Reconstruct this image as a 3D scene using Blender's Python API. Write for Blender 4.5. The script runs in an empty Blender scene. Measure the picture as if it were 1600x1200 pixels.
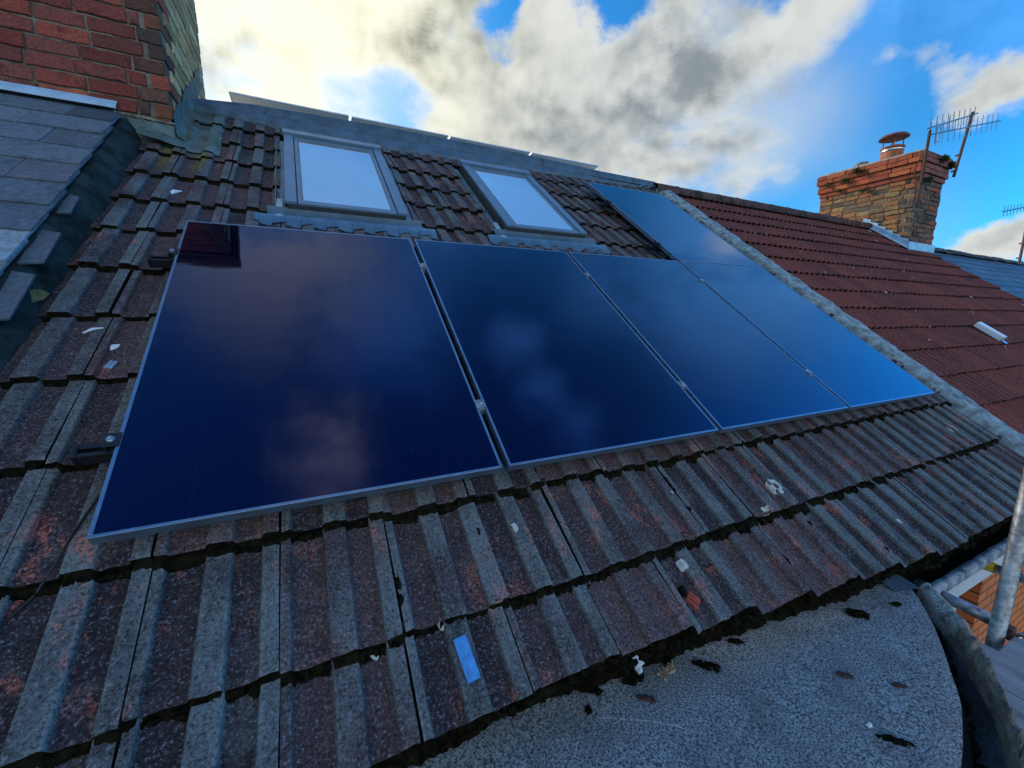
import bpy, math, random
from mathutils import Vector, Matrix, noise
random.seed(11)
SC = bpy.context.scene
COL = SC.collection
R = math.radians
AL = R(36.0)
CA, SA = math.cos(AL), math.sin(AL)

def rw(u, v, h):
    """roof coordinates (along the eave, up the slope, out of the slope) to world"""
    return Vector((u, v*CA - h*SA, v*SA + h*CA))

def nz(x, y, z=0.0):
    return noise.noise(Vector((x, y, z)))

# ---------------------------------------------------------------- node helpers
def new_mat(name):
    m = bpy.data.materials.new(name)
    m.use_nodes = True
    nt = m.node_tree
    nt.nodes.clear()
    out = nt.nodes.new('ShaderNodeOutputMaterial')
    b = nt.nodes.new('ShaderNodeBsdfPrincipled')
    nt.links.new(b.outputs[0], out.inputs[0])
    return m, nt, b

def inp(nt, sock, val):
    if hasattr(val, 'is_output'):
        nt.links.new(val, sock)
    elif isinstance(val, (tuple, list)):
        sock.default_value = (*val, 1.0) if (len(val) == 3 and len(sock.default_value) == 4) else val
    else:
        sock.default_value = val

def math_n(nt, op, a, b=0.0, clamp=False):
    n = nt.nodes.new('ShaderNodeMath'); n.operation = op; n.use_clamp = clamp
    inp(nt, n.inputs[0], a); inp(nt, n.inputs[1], b)
    return n.outputs[0]

def noise_n(nt, vec, scale, detail=4.0, rough=0.55, dist=0.0):
    n = nt.nodes.new('ShaderNodeTexNoise')
    n.inputs['Scale'].default_value = scale
    n.inputs['Detail'].default_value = detail
    n.inputs['Roughness'].default_value = rough
    n.inputs['Distortion'].default_value = dist
    nt.links.new(vec, n.inputs['Vector'])
    return n.outputs['Fac']

def vor_n(nt, vec, scale, feature='F1'):
    n = nt.nodes.new('ShaderNodeTexVoronoi'); n.feature = feature
    n.inputs['Scale'].default_value = scale
    nt.links.new(vec, n.inputs['Vector'])
    return n

def ramp_n(nt, fac, lo, hi, a=0.0, b=1.0):
    n = nt.nodes.new('ShaderNodeMapRange'); n.interpolation_type = 'SMOOTHSTEP'
    inp(nt, n.inputs['Value'], fac)
    n.inputs['From Min'].default_value = lo; n.inputs['From Max'].default_value = hi
    n.inputs['To Min'].default_value = a; n.inputs['To Max'].default_value = b
    return n.outputs[0]

def mix_n(nt, fac, a, b, blend='MIX'):
    n = nt.nodes.new('ShaderNodeMix'); n.data_type = 'RGBA'; n.blend_type = blend
    inp(nt, n.inputs[0], fac); inp(nt, n.inputs[6], a); inp(nt, n.inputs[7], b)
    return n.outputs[2]

def coord_n(nt, kind='Object'):
    n = nt.nodes.new('ShaderNodeTexCoord'); return n.outputs[kind]

def scale_n(nt, vec, s):
    n = nt.nodes.new('ShaderNodeMapping'); nt.links.new(vec, n.inputs[0])
    n.inputs['Scale'].default_value = s
    return n.outputs[0]

def attr_n(nt, name):
    n = nt.nodes.new('ShaderNodeAttribute'); n.attribute_name = name
    s = nt.nodes.new('ShaderNodeSeparateColor'); nt.links.new(n.outputs['Color'], s.inputs[0])
    return n.outputs['Color'], s.outputs[0], s.outputs[1], s.outputs[2]

def bump_n(nt, bsdf, height, strength=0.5, dist=0.01):
    n = nt.nodes.new('ShaderNodeBump')
    n.inputs['Strength'].default_value = strength; n.inputs['Distance'].default_value = dist
    nt.links.new(height, n.inputs['Height']); nt.links.new(n.outputs[0], bsdf.inputs['Normal'])

# ---------------------------------------------------------------- materials
def granular(name, pan_a, pan_b, rib, red=None, moss=True, rough=0.93, bump=0.6, speck=0.5, gran=125):
    m, nt, b = new_mat(name)
    co = coord_n(nt)
    _, r, g, bb = attr_n(nt, 'tint')
    big = noise_n(nt, co, 3.2, 5, 0.6)
    mid = noise_n(nt, co, 17, 6, 0.7)
    fine = noise_n(nt, co, gran, 3, 0.8)
    f = math_n(nt, 'ADD', math_n(nt, 'MULTIPLY', r, 0.4), math_n(nt, 'MULTIPLY', mid, 0.65))
    c = mix_n(nt, ramp_n(nt, f, 0.3, 0.85), pan_a, pan_b)
    med = noise_n(nt, scale_n(nt, co, (1.0, 0.55, 1.0)), 6.5, 5, 0.65)
    wear = math_n(nt, 'ADD', math_n(nt, 'MULTIPLY', med, 1.2), math_n(nt, 'ADD', math_n(nt, 'MULTIPLY', mid, 0.35), math_n(nt, 'MULTIPLY', r, -0.28)))
    gf = math_n(nt, 'MULTIPLY', g, ramp_n(nt, wear, 0.36, 0.86))
    gf = math_n(nt, 'ADD', gf, math_n(nt, 'MULTIPLY', math_n(nt, 'SUBTRACT', 1.0, g), ramp_n(nt, wear, 0.72, 1.0, 0, 0.35)))
    c = mix_n(nt, gf, c, rib)
    if red:
        st = scale_n(nt, co, (1.0, 0.45, 1.0))
        rn = noise_n(nt, st, 13, 6, 0.72, 0.4)
        rb = noise_n(nt, co, 2.3, 2, 0.5)
        rf = math_n(nt, 'MULTIPLY', ramp_n(nt, rn, 0.53, 0.65), ramp_n(nt, rb, 0.42, 0.60))
        rf = math_n(nt, 'MULTIPLY', rf, ramp_n(nt, fine, 0.40, 0.58))
        c = mix_n(nt, math_n(nt, 'MULTIPLY', rf, 0.8), c, red)
    if moss:
        yl = math_n(nt, 'MULTIPLY', bb, ramp_n(nt, noise_n(nt, co, 30, 5, 0.7), 0.30, 0.55))
        c = mix_n(nt, yl, c, (0.16, 0.15, 0.02))
    bl = noise_n(nt, co, 42, 4, 0.6)
    c = mix_n(nt, ramp_n(nt, bl, 0.70, 0.76, 0, 0.9), c, (0.012, 0.012, 0.012))
    lt = noise_n(nt, co, 8.5, 6, 0.75)
    c = mix_n(nt, ramp_n(nt, lt, 0.63, 0.80, 0, 0.55), c, (0.20, 0.22, 0.22))
    c = mix_n(nt, ramp_n(nt, fine, 0.54, 0.68, 0, speck), c, (0.27, 0.31, 0.37))
    c = mix_n(nt, ramp_n(nt, fine, 0.49, 0.35, 0, 0.78), c, (0.006, 0.006, 0.008))
    inp(nt, b.inputs['Base Color'], c); b.inputs['Roughness'].default_value = rough
    b.inputs['Specular IOR Level'].default_value = 0.25
    hh = math_n(nt, 'ADD', fine, math_n(nt, 'MULTIPLY', mid, 0.8))
    bump_n(nt, b, hh, bump, 0.006)
    return m

def simple(name, col, rough=0.6, metal=0.0, var=0.35, scale=14, bump=0.15, bscale=60, spec=0.5, dark=None):
    m, nt, b = new_mat(name)
    co = coord_n(nt)
    n1 = noise_n(nt, co, scale, 6, 0.65)
    d = dark or tuple(x*(1-var) for x in col)
    l = tuple(min(1, x*(1+var*0.6)) for x in col)
    c = mix_n(nt, ramp_n(nt, n1, 0.3, 0.7), d, l)
    inp(nt, b.inputs['Base Color'], c)
    rr = ramp_n(nt, noise_n(nt, co, scale*2.3, 4, 0.6), 0.3, 0.7, max(0.02, rough-0.08), min(1, rough+0.08))
    inp(nt, b.inputs['Roughness'], rr)
    b.inputs['Metallic'].default_value = metal
    b.inputs['Specular IOR Level'].default_value = spec
    if bump:
        bump_n(nt, b, noise_n(nt, co, bscale, 5, 0.65), bump, 0.004)
    return m

def attr_mat(name, rough=0.85, dirt=(0.02, 0.02, 0.02), dirt_amt=0.6, spots=None, scale=9, bump=0.5, bscale=90):
    """colour comes from the per-piece 'tint' attribute, with weathering noise on top"""
    m, nt, b = new_mat(name)
    co = coord_n(nt)
    col, _, _, _ = attr_n(nt, 'tint')
    n1 = noise_n(nt, co, scale, 7, 0.7)
    n2 = noise_n(nt, co, bscale, 4, 0.65)
    c = mix_n(nt, ramp_n(nt, n1, 0.50, 0.72, 0, dirt_amt), col, dirt)
    c = mix_n(nt, ramp_n(nt, n2, 0.40, 0.62, 0.0, 0.35), c, tuple(0.6*x for x in dirt))
    if spots:
        n3 = noise_n(nt, co, scale*2.2, 6, 0.75)
        c = mix_n(nt, ramp_n(nt, n3, 0.58, 0.72, 0, 0.75), c, spots)
    inp(nt, b.inputs['Base Color'], c)
    b.inputs['Roughness'].default_value = rough
    b.inputs['Specular IOR Level'].default_value = 0.3
    bump_n(nt, b, math_n(nt, 'ADD', n1, n2), bump, 0.006)
    return m

M = {}
M['tile'] = granular('weathered_concrete_tile', (0.027, 0.022, 0.027), (0.105, 0.070, 0.071), (0.155, 0.185, 0.190), red=(0.55, 0.15, 0.10), speck=0.6)
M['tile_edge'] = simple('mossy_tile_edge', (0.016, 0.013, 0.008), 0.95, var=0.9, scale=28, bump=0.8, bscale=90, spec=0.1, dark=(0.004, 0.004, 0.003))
M['red_tile'] = granular('red_brown_tile', (0.095, 0.028, 0.023), (0.25, 0.066, 0.050), (0.18, 0.060, 0.048), rough=0.95, bump=0.4, speck=0.22, gran=90)
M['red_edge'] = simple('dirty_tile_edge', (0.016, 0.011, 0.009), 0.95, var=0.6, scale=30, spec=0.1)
M['slate'] = attr_mat('weathered_slate', 0.5, (0.035, 0.05, 0.06), 0.55, spots=(0.24, 0.29, 0.33), scale=7, bump=0.35, bscale=45)
M['far_slate'] = attr_mat('distant_slate', 0.55, (0.03, 0.04, 0.05), 0.5, scale=5, bump=0.2, bscale=40)
M['brick'] = attr_mat('old_brick', 0.92, (0.022, 0.012, 0.010), 0.7, spots=(0.30, 0.13, 0.07), scale=10, bump=0.8, bscale=70)
M['stock_brick'] = attr_mat('mixed_stock_brick', 0.92, (0.05, 0.04, 0.03), 0.75, scale=8, bump=0.8, bscale=60)
M['mortar'] = simple('lime_mortar', (0.24, 0.22, 0.17), 0.95, var=0.6, scale=12, bump=0.5)
M['dark_mortar'] = simple('sooty_mortar', (0.10, 0.08, 0.06), 0.95, var=0.7, scale=12, bump=0.5)
M['lead'] = simple('weathered_lead', (0.070, 0.120, 0.170), 0.55, var=0.3, scale=7, bump=0.12, bscale=25)
M['render'] = simple('mossy_cement_render', (0.022, 0.036, 0.036), 0.95, var=0.75, scale=7, bump=0.9, bscale=22, spec=0.15)
M['bright_lead'] = simple('new_lead_strip', (0.34, 0.50, 0.64), 0.45, var=0.2, scale=9)
M['verge'] = simple('verge_cement', (0.25, 0.33, 0.355), 0.95, var=0.4, scale=13, bump=0.6, bscale=45, dark=(0.09, 0.12, 0.13))
M['alu'] = simple('grey_window_cladding', (0.135, 0.215, 0.30), 0.42, metal=0.1, var=0.12, scale=5, bump=0.03)
M['alu_light'] = simple('pale_flashing_metal', (0.10, 0.20, 0.31), 0.45, metal=0.1, var=0.15, scale=7, bump=0.05)
M['black_alu'] = simple('black_anodised_frame', (0.27, 0.37, 0.49), 0.38, metal=0.85, var=0.12, scale=9, bump=0.02)
M['black_plastic'] = simple('black_plastic', (0.010, 0.010, 0.012), 0.45, var=0.2, bump=0.03)
M['rail'] = simple('black_anodised_rail', (0.022, 0.025, 0.030), 0.4, metal=0.3, var=0.3)
M['steel'] = simple('zinc_steel', (0.55, 0.57, 0.58), 0.3, metal=0.9, var=0.2, scale=40, bump=0.05)
M['tube'] = simple('galvanised_tube', (0.36, 0.38, 0.40), 0.5, metal=0.6, var=0.5, scale=24, bump=0.3, bscale=120, dark=(0.13, 0.12, 0.11))
M['rust'] = simple('rusty_steel', (0.10, 0.045, 0.03), 0.85, var=0.5, scale=25)
M['white'] = simple('white_upvc', (0.78, 0.79, 0.80), 0.35, var=0.06, scale=5, bump=0.02)
M['orange_brick'] = None
M['terracotta'] = simple('terracotta', (0.36, 0.115, 0.055), 0.8, var=0.25, scale=9)
M['felt'] = None
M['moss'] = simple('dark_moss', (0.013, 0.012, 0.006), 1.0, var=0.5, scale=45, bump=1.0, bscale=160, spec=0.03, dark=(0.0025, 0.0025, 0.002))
M['weed'] = simple('green_weed', (0.075, 0.10, 0.022), 0.8, var=0.5, scale=20, bump=0)
M['backsheet'] = simple('panel_backsheet', (0.86, 0.84, 0.76), 0.7, var=0.08, scale=3, bump=0)
M['board'] = None
M['paper'] = simple('white_scrap', (0.72, 0.76, 0.80), 0.7, var=0.12, scale=30)
M['blue_plastic'] = simple('blue_plastic', (0.06, 0.27, 0.62), 0.55, var=0.3, scale=35, bump=0.15)
M['leaf'] = simple('ochre_leaf', (0.17, 0.13, 0.045), 0.85, var=0.5, scale=40)
M['red_clay'] = simple('broken_red_clay', (0.42, 0.07, 0.05), 0.9, var=0.5, scale=35, bump=0.6)
M['brown_leaf'] = simple('brown_leaf', (0.06, 0.03, 0.025), 0.9, var=0.5, scale=40)
M['lichen'] = simple('pale_lichen', (0.50, 0.52, 0.50), 0.95, var=0.35, scale=60, bump=0.5)
M['yellow'] = simple('yellow_cap', (0.62, 0.47, 0.02), 0.5, var=0.15, bump=0)
M['cement_cap'] = simple('flaunching', (0.30, 0.26, 0.21), 0.95, var=0.4, scale=12)

def make_glass():
    m, nt, b = new_mat('black_solar_glass')
    co = coord_n(nt)
    sep = nt.nodes.new('ShaderNodeSeparateXYZ'); nt.links.new(co, sep.inputs[0])
    # thin gaps between the cell columns and the half-cell split
    fx = math_n(nt, 'PINGPONG', math_n(nt, 'SUBTRACT', sep.outputs[0], 0.021), 0.091)
    gx = ramp_n(nt, fx, 0.0, 0.0016, 1.0, 0.0)
    fy = math_n(nt, 'ABSOLUTE', math_n(nt, 'SUBTRACT', sep.outputs[1], 0.86))
    gy = ramp_n(nt, fy, 0.0, 0.004, 0.8, 0.0)
    g = math_n(nt, 'MAXIMUM', gx, gy)
    base = mix_n(nt, math_n(nt, 'MULTIPLY', g, 0.5), (0.0006, 0.0005, 0.009), (0.008, 0.013, 0.035))
    # hand marks, bird droppings and dried rain
    n1 = noise_n(nt, co, 7.0, 6, 0.7, 1.2)
    n2 = noise_n(nt, co, 1.9, 3, 0.5)
    d = math_n(nt, 'MULTIPLY', ramp_n(nt, n1, 0.62, 0.74), ramp_n(nt, n2, 0.55, 0.68))
    n3 = noise_n(nt, scale_n(nt, co, (1, 0.5, 1)), 21, 5, 0.7, 2.0)
    d2 = math_n(nt, 'MULTIPLY', ramp_n(nt, n3, 0.70, 0.76), ramp_n(nt, n2, 0.40, 0.55))
    d = math_n(nt, 'MAXIMUM', math_n(nt, 'MULTIPLY', d, 0.16), math_n(nt, 'MULTIPLY', d2, 0.34))
    base = mix_n(nt, d, base, (0.12, 0.17, 0.28))
    inp(nt, b.inputs['Base Color'], base)
    rg = math_n(nt, 'ADD', ramp_n(nt, noise_n(nt, co, 3.5, 4, 0.6), 0.3, 0.7, 0.018, 0.040), math_n(nt, 'MULTIPLY', d, 1.5))
    inp(nt, b.inputs['Roughness'], rg)
    b.inputs['IOR'].default_value = 1.68; b.inputs['Specular Tint'].default_value = (0.14, 0.24, 0.95, 1)
    b.inputs['Coat Weight'].default_value = 0.4; b.inputs['Coat IOR'].default_value = 1.5; b.inputs['Coat Roughness'].default_value = 0.025
    wv = noise_n(nt, scale_n(nt, co, (1, 2.5, 1)), 2.6, 2, 0.4)
    bump_n(nt, b, wv, 0.055, 0.02)
    return m
M['glass'] = make_glass()

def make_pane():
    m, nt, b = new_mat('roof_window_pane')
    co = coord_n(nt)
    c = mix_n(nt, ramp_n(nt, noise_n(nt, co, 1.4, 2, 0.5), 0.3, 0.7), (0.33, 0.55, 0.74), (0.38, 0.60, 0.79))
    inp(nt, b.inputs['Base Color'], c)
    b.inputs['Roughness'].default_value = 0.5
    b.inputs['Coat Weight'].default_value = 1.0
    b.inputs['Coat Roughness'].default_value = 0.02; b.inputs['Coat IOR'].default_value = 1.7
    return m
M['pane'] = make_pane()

def make_felt():
    m, nt, b = new_mat('mineral_felt')
    co = coord_n(nt)
    fine = noise_n(nt, co, 150, 3, 0.8)
    mid = noise_n(nt, co, 40, 5, 0.7)
    big = noise_n(nt, co, 4.5, 6, 0.7)
    c = mix_n(nt, ramp_n(nt, fine, 0.36, 0.64), (0.018, 0.022, 0.025), (0.36, 0.415, 0.43))
    c = mix_n(nt, ramp_n(nt, big, 0.44, 0.72, 0.0, 0.6), c, (0.085, 0.085, 0.09))
    c = mix_n(nt, ramp_n(nt, mid, 0.62, 0.78, 0.0, 0.6), c, (0.035, 0.03, 0.03))
    inp(nt, b.inputs['Base Color'], c); b.inputs['Roughness'].default_value = 0.9
    b.inputs['Specular IOR Level'].default_value = 0.3
    bump_n(nt, b, math_n(nt, 'ADD', fine, mid), 0.6, 0.006)
    return m
M['felt'] = make_felt()

def make_board():
    m, nt, b = new_mat('weathered_scaffold_board')
    co = coord_n(nt)
    n1 = noise_n(nt, scale_n(nt, co, (26, 1.3, 26)), 1.0, 7, 0.75, 0.8)
    n2 = noise_n(nt, co, 6, 5, 0.6)
    n3 = noise_n(nt, co, 38, 3, 0.6)
    c = mix_n(nt, ramp_n(nt, n1, 0.3, 0.7), (0.15, 0.15, 0.155), (0.36, 0.355, 0.35))
    c = mix_n(nt, ramp_n(nt, n2, 0.5, 0.75, 0, 0.5), c, (0.06, 0.06, 0.06))
    c = mix_n(nt, ramp_n(nt, n3, 0.68, 0.74, 0, 0.8), c, (0.02, 0.02, 0.02))
    inp(nt, b.inputs['Base Color'], c); b.inputs['Roughness'].default_value = 0.85
    bump_n(nt, b, n1, 0.15, 0.003)
    return m
M['board'] = make_board()

def make_brickwall():
    m, nt, b = new_mat('new_orange_brickwork')
    co = coord_n(nt)
    mp = nt.nodes.new('ShaderNodeMapping'); nt.links.new(co, mp.inputs[0])
    mp.inputs['Rotation'].default_value = (R(90), 0, 0)
    br = nt.nodes.new('ShaderNodeTexBrick'); nt.links.new(mp.outputs[0], br.inputs['Vector'])
    br.inputs['Color1'].default_value = (0.68, 0.16, 0.035, 1)
    br.inputs['Color2'].default_value = (0.78, 0.22, 0.055, 1)
    br.inputs['Mortar'].default_value = (0.16, 0.07, 0.035, 1)
    br.inputs['Scale'].default_value = 1.0
    br.inputs['Brick Width'].default_value = 0.225; br.inputs['Row Height'].default_value = 0.075
    br.inputs['Mortar Size'].default_value = 0.007
    n2 = noise_n(nt, co, 9, 5, 0.6)
    c = mix_n(nt, ramp_n(nt, n2, 0.45, 0.8, 0, 0.5), br.outputs['Color'], (0.30, 0.08, 0.03))
    inp(nt, b.inputs['Base Color'], c); b.inputs['Roughness'].default_value = 0.9
    return m
M['orange_brick'] = make_brickwall()

def make_ground():
    m, nt, b = new_mat('ground_tarmac_and_gardens')
    co = coord_n(nt)
    n = noise_n(nt, co, 0.09, 5, 0.6)
    c = mix_n(nt, ramp_n(nt, n, 0.42, 0.58), (0.05, 0.05, 0.052), (0.045, 0.06, 0.03))
    inp(nt, b.inputs['Base Color'], c); b.inputs['Roughness'].default_value = 0.95
    return m
M['ground'] = make_ground()

# ---------------------------------------------------------------- mesh builder
class MB:
    def __init__(s):
        s.v = []; s.f = []; s.m = []; s.t = []
        s.tint = (0.5, 0.5, 0.5); s.mat = 0; s.has = False
    def vert(s, p, t=None):
        s.v.append(tuple(p)); s.t.append(t or s.tint); return len(s.v)-1
    def face(s, ids, mat=None):
        s.f.append(tuple(ids)); s.m.append(s.mat if mat is None else mat)
    def poly(s, pts, mat=None):
        s.face([s.vert(p) for p in pts], mat)
    def hexa(s, p, mat=None):
        """8 corners: bottom ring then top ring"""
        i = [s.vert(q) for q in p]
        for a in ((3, 2, 1, 0), (4, 5, 6, 7), (0, 1, 5, 4), (1, 2, 6, 5), (2, 3, 7, 6), (3, 0, 4, 7)):
            s.face([i[k] for k in a], mat)
    def box(s, x0, x1, y0, y1, z0, z1, mat=None):
        s.hexa([(x0, y0, z0), (x1, y0, z0), (x1, y1, z0), (x0, y1, z0), (x0, y0, z1), (x1, y0, z1), (x1, y1, z1), (x0, y1, z1)], mat)
    def grid(s, rows, mat=None, close=False):
        ids = [[s.vert(p) for p in r] for r in rows]
        for a, b in zip(ids[:-1], ids[1:]):
            n = len(a)
            for k in range(n if close else n-1):
                s.face((a[k], a[(k+1) % n], b[(k+1) % n], b[k]), mat)
        return ids
    def tube(s, pts, r, n=10, cap=True, mat=None):
        pts = [Vector(p) for p in pts]
        rs = r if isinstance(r, (list, tuple)) else [r]*len(pts)
        rows = []
        prev = None
        for i, p in enumerate(pts):
            d = (pts[min(i+1, len(pts)-1)] - pts[max(i-1, 0)]).normalized()
            a = prev if prev is not None else (Vector((0, 0, 1)) if abs(d.z) < 0.9 else Vector((1, 0, 0)))
            x = d.cross(a).normalized(); y = x.cross(d).normalized(); prev = y
            rows.append([p + (x*math.cos(2*math.pi*k/n) + y*math.sin(2*math.pi*k/n))*rs[i] for k in range(n)])
        ids = s.grid(rows, mat, close=True)
        if cap:
            s.face(list(reversed(ids[0])), mat); s.face(ids[-1], mat)
    def lathe(s, c, prof, n=24, mat=None):
        rows = [[(c[0]+r*math.cos(2*math.pi*k/n), c[1]+r*math.sin(2*math.pi*k/n), c[2]+z) for k in range(n)] for r, z in prof]
        ids = s.grid(rows, mat, close=True)
        s.face(list(reversed(ids[0])), mat); s.face(ids[-1], mat)
    def blob(s, c, rx, ry, rz, seed, n=7, k=4, rot=0.0, axes=None, amp=0.45):
        """lumpy flattened clump with uneven outline"""
        ax = axes or (Vector((1, 0, 0)), Vector((0, 1, 0)), Vector((0, 0, 1)))
        c = Vector(c); rows = []
        for i in range(k+1):
            th = math.pi*(i+0.02)/(k+0.04)
            row = []
            for j in range(n):
                ph = 2*math.pi*j/n + rot
                d = Vector((math.sin(th)*math.cos(ph), math.sin(th)*math.sin(ph), math.cos(th)))
                q = 1 + amp*nz(d.x*1.7+seed*3.1, d.y*1.7+seed*1.7, d.z*1.7+seed)*2
                row.append(c + ax[0]*d.x*rx*q + ax[1]*d.y*ry*q + ax[2]*d.z*rz*q)
            rows.append(row)
        s.grid(rows, None, close=True)
    def build(s, name, mats, parent=None, smooth=False, bevel=0.0, local=None):
        me = bpy.data.meshes.new(name)
        vs = s.v if local is None else [tuple(local @ Vector(p)) for p in s.v]
        me.from_pydata(vs, [], s.f)
        if not isinstance(mats, (list, tuple)): mats = [mats]
        for m in mats: me.materials.append(m)
        me.polygons.foreach_set('material_index', [min(k, len(mats)-1) for k in s.m])
        if smooth: me.polygons.foreach_set('use_smooth', [True]*len(s.f))
        ca = me.color_attributes.new('tint', 'FLOAT_COLOR', 'POINT')
        ca.data.foreach_set('color', [x for t in s.t for x in (*t, 1.0)])
        me.update()
        o = bpy.data.objects.new(name, me)
        COL.objects.link(o)
        if parent is not None: o.parent = parent
        if bevel:
            b = o.modifiers.new('bevel', 'BEVEL'); b.width = bevel; b.segments = 2; b.limit_method = 'ANGLE'
        return o

def empty(name, loc=(0, 0, 0), roof=False):
    o = bpy.data.objects.new(name, None); COL.objects.link(o)
    o.location = loc; o.empty_display_size = 0.1
    if roof: o.rotation_euler = (AL, 0, 0)
    return o
def tag(o, label, cat, group=None, kind=None):
    if label: o['label'] = label
    if cat: o['category'] = cat
    if group: o['group'] = group
    if kind: o['kind'] = kind
    return o
def thing(name, label, cat, loc=(0, 0, 0), roof=False, group=None):
    return tag(empty(name, loc, roof), label, cat, group)
def copy_tree(o, parent=None):
    c = o.copy(); COL.objects.link(c)
    if parent is not None: c.parent = parent
    for ch in list(o.children): copy_tree(ch, c)
    return c

# ================================================================ MAIN TILED ROOF (children in roof coordinates)
GA, V0 = 0.372, -0.40            # course gauge, front edge of the second course
CW, U0 = 0.303, 0.108            # cover width, position of one joint
W1 = (0.440, 1.212, 2.185, 3.56)
W2 = (1.99, 2.765, 2.185, 3.57)
HT = -0.122                      # height of pan surface at the front edge of a tile
PROF = [(0.0, 0.019), (0.010, 0.019), (0.021, 0.0195), (0.024, 0.017), (0.030, 0.001), (0.033, 0.0), (0.060, -0.001), (0.108, 0.0), (0.112, 0.001), (0.117, 0.017), (0.120, 0.0205), (0.127, 0.021),
        (0.150, 0.021), (0.171, 0.0205), (0.178, 0.020), (0.181, 0.017), (0.187, 0.001), (0.190, 0.0), (0.215, 0.0), (0.247, 0.0), (0.251, 0.001), (0.256, 0.017), (0.259, 0.020), (0.266, 0.021), (0.282, 0.021), (0.2985, 0.020)]
RIB = [1, 0.75, 1, 1, 0.1, 0, 0, 0, 0.1, 1, 1, 0.78, 0.72, 0.78, 1, 1, 0.1, 0, 0, 0, 0.1, 1, 1, 0.78, 0.75, 1]

def pan_h(u, v):
    """height of the tile surface at a roof point, for things lying on it"""
    k = math.floor((v - V0)/GA)
    f = (v - V0)/GA - k
    x = (u - U0) % CW
    for (a, ha), (b, hb) in zip(PROF[:-1], PROF[1:]):
        if a <= x <= b:
            return HT + ha + (hb-ha)*(x-a)/(b-a) - 0.027*f
    return HT + 0.02 - 0.027*f

def eave_v(u):
    t = min(1, max(0, (u-1.3)/1.9)); return -0.645 - 0.16*t

def tile(mb, u0, vb, vt, prof, rib, hb, drop, thick, rnd, clip=None, yl=None, edge_noise=0.004, mats=(0, 1)):
    jit = random.uniform(-0.003, 0.003); rot = random.uniform(-0.006, 0.006); hj = random.uniform(-0.003, 0.003)
    xs = list(zip(prof, rib))
    if clip:
        lo, hi = clip[0]-u0, clip[1]-u0
        if hi <= prof[0][0]+0.01 or lo >= prof[-1][0]-0.01: return
        def at(x):
            for (a, ra), (b, rb) in zip(xs[:-1], xs[1:]):
                if a[0] <= x <= b[0]:
                    t = (x-a[0])/(b[0]-a[0]); return ((x, a[1]+(b[1]-a[1])*t), ra+(rb-ra)*t)
        n = [q for q in xs if lo < q[0][0] < hi]
        if lo > prof[0][0]: n = [at(lo)] + n
        if hi < prof[-1][0]: n = n + [at(hi)]
        xs = n
    L = vt - vb
    ts = [0.0, 0.012/L, 0.33, 0.66, 1.0]
    rows = []
    for ti, t in enumerate(ts):
        row = []
        for (x, h), rb in xs:
            u = u0 + x + jit + rot*t
            v = vb + L*t
            if t < 0.5: v += edge_noise*nz(u*37, vb*11, 3)*(1.6 if ti == 0 else 1) + rot*2*x
            hh = hb + hj + h - drop*t + 0.0014*nz(u*29, v*29, 7) - (0.003 if ti == 0 else 0)
            y = yl(u, v) if yl else 0.0
            row.append(((u, v, hh), (rnd, rb, y)))
        rows.append(row)
    def V(p, t): return mb.vert(p, t)
    ids = [[V(p, t) for p, t in r] for r in rows]
    for a, b in zip(ids[:-1], ids[1:]):
        for k in range(len(a)-1): mb.face((a[k], a[k+1], b[k+1], b[k]), mats[0])
    lowf = [V((p[0], p[1]+0.004+0.004*nz(p[0]*50, p[1]*9), p[2]-thick*(0.8+0.35*nz(p[0]*41, p[1]*7, 5))), (rnd, 0, 0)) for p, _ in rows[0]]
    f0 = [V(p, t) for p, t in rows[0]]
    for k in range(len(lowf)-1): mb.face((lowf[k], lowf[k+1], f0[k+1], f0[k]), mats[1])
    for side in (0, -1):
        top = [V(r[side][0], (rnd, 0, 0)) for r in rows]
        bot = [V((r[side][0][0], r[side][0][1], r[side][0][2]-thick), (rnd, 0, 0)) for r in rows]
        for k in range(len(top)-1):
            q = (top[k], top[k+1], bot[k+1], bot[k])
            mb.face(q if side == -1 else q[::-1], mats[1])

def yellow(u, v):
    if 2.55 < v < 3.12 and u < 0.1:
        a = max(0, 1-abs(u+0.265)/0.06)+max(0, 1-abs(u+0.075)/0.05)
        return min(1, a*1.3)*min(1, max(0, (v-2.6)*4))
    return 0.0

roof = thing('tiled_roof', 'weathered grey brown tiled roof slope carrying the black solar panels', 'roof', (0, 0, 0), True)
mb = MB()
ULEFT, URIGHT = -0.425, 5.10
k = -1
while True:
    vb = V0 + GA*k
    if vb > 3.95: break
    vt = vb + GA + 0.03
    n0 = -3
    for j in range(n0, 20):
        u0 = U0 + CW*j
        if u0 > URIGHT - 0.02 or u0 + CW < ULEFT: continue
        rnd = random.random()
        vbb = vb + random.uniform(-0.007, 0.007)
        if k == -1: vbb = eave_v(u0+0.15) + random.uniform(-0.004, 0.004)
        segs = [(ULEFT + 0.012*nz(vb*9, 1), URIGHT)]
        for (a, b, c, d) in (W1, W2):
            if vb > 2.1 and vb < 3.5:
                ns = []
                for (lo, hi) in segs:
                    ns += [(lo, min(hi, a-0.035)), (max(lo, b+0.06), hi)]
                segs = [q for q in ns if q[1]-q[0] > 0.02]
        for sg in segs:
            full = sg[0] <= u0 and sg[1] >= u0+0.2985
            st = random.getstate()
            tile(mb, u0, vbb, vt, PROF, RIB, HT, 0.027, 0.033, rnd, None if full else sg, yellow)
    k += 1
mb.build('tile_course', [M['tile'], M['tile_edge']], roof)
mb = MB(); mb.box(-0.47, 5.33, -0.63, 4.12, -0.24, -0.178)
mb.build('roof_underlay', M['black_plastic'], roof)

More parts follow.
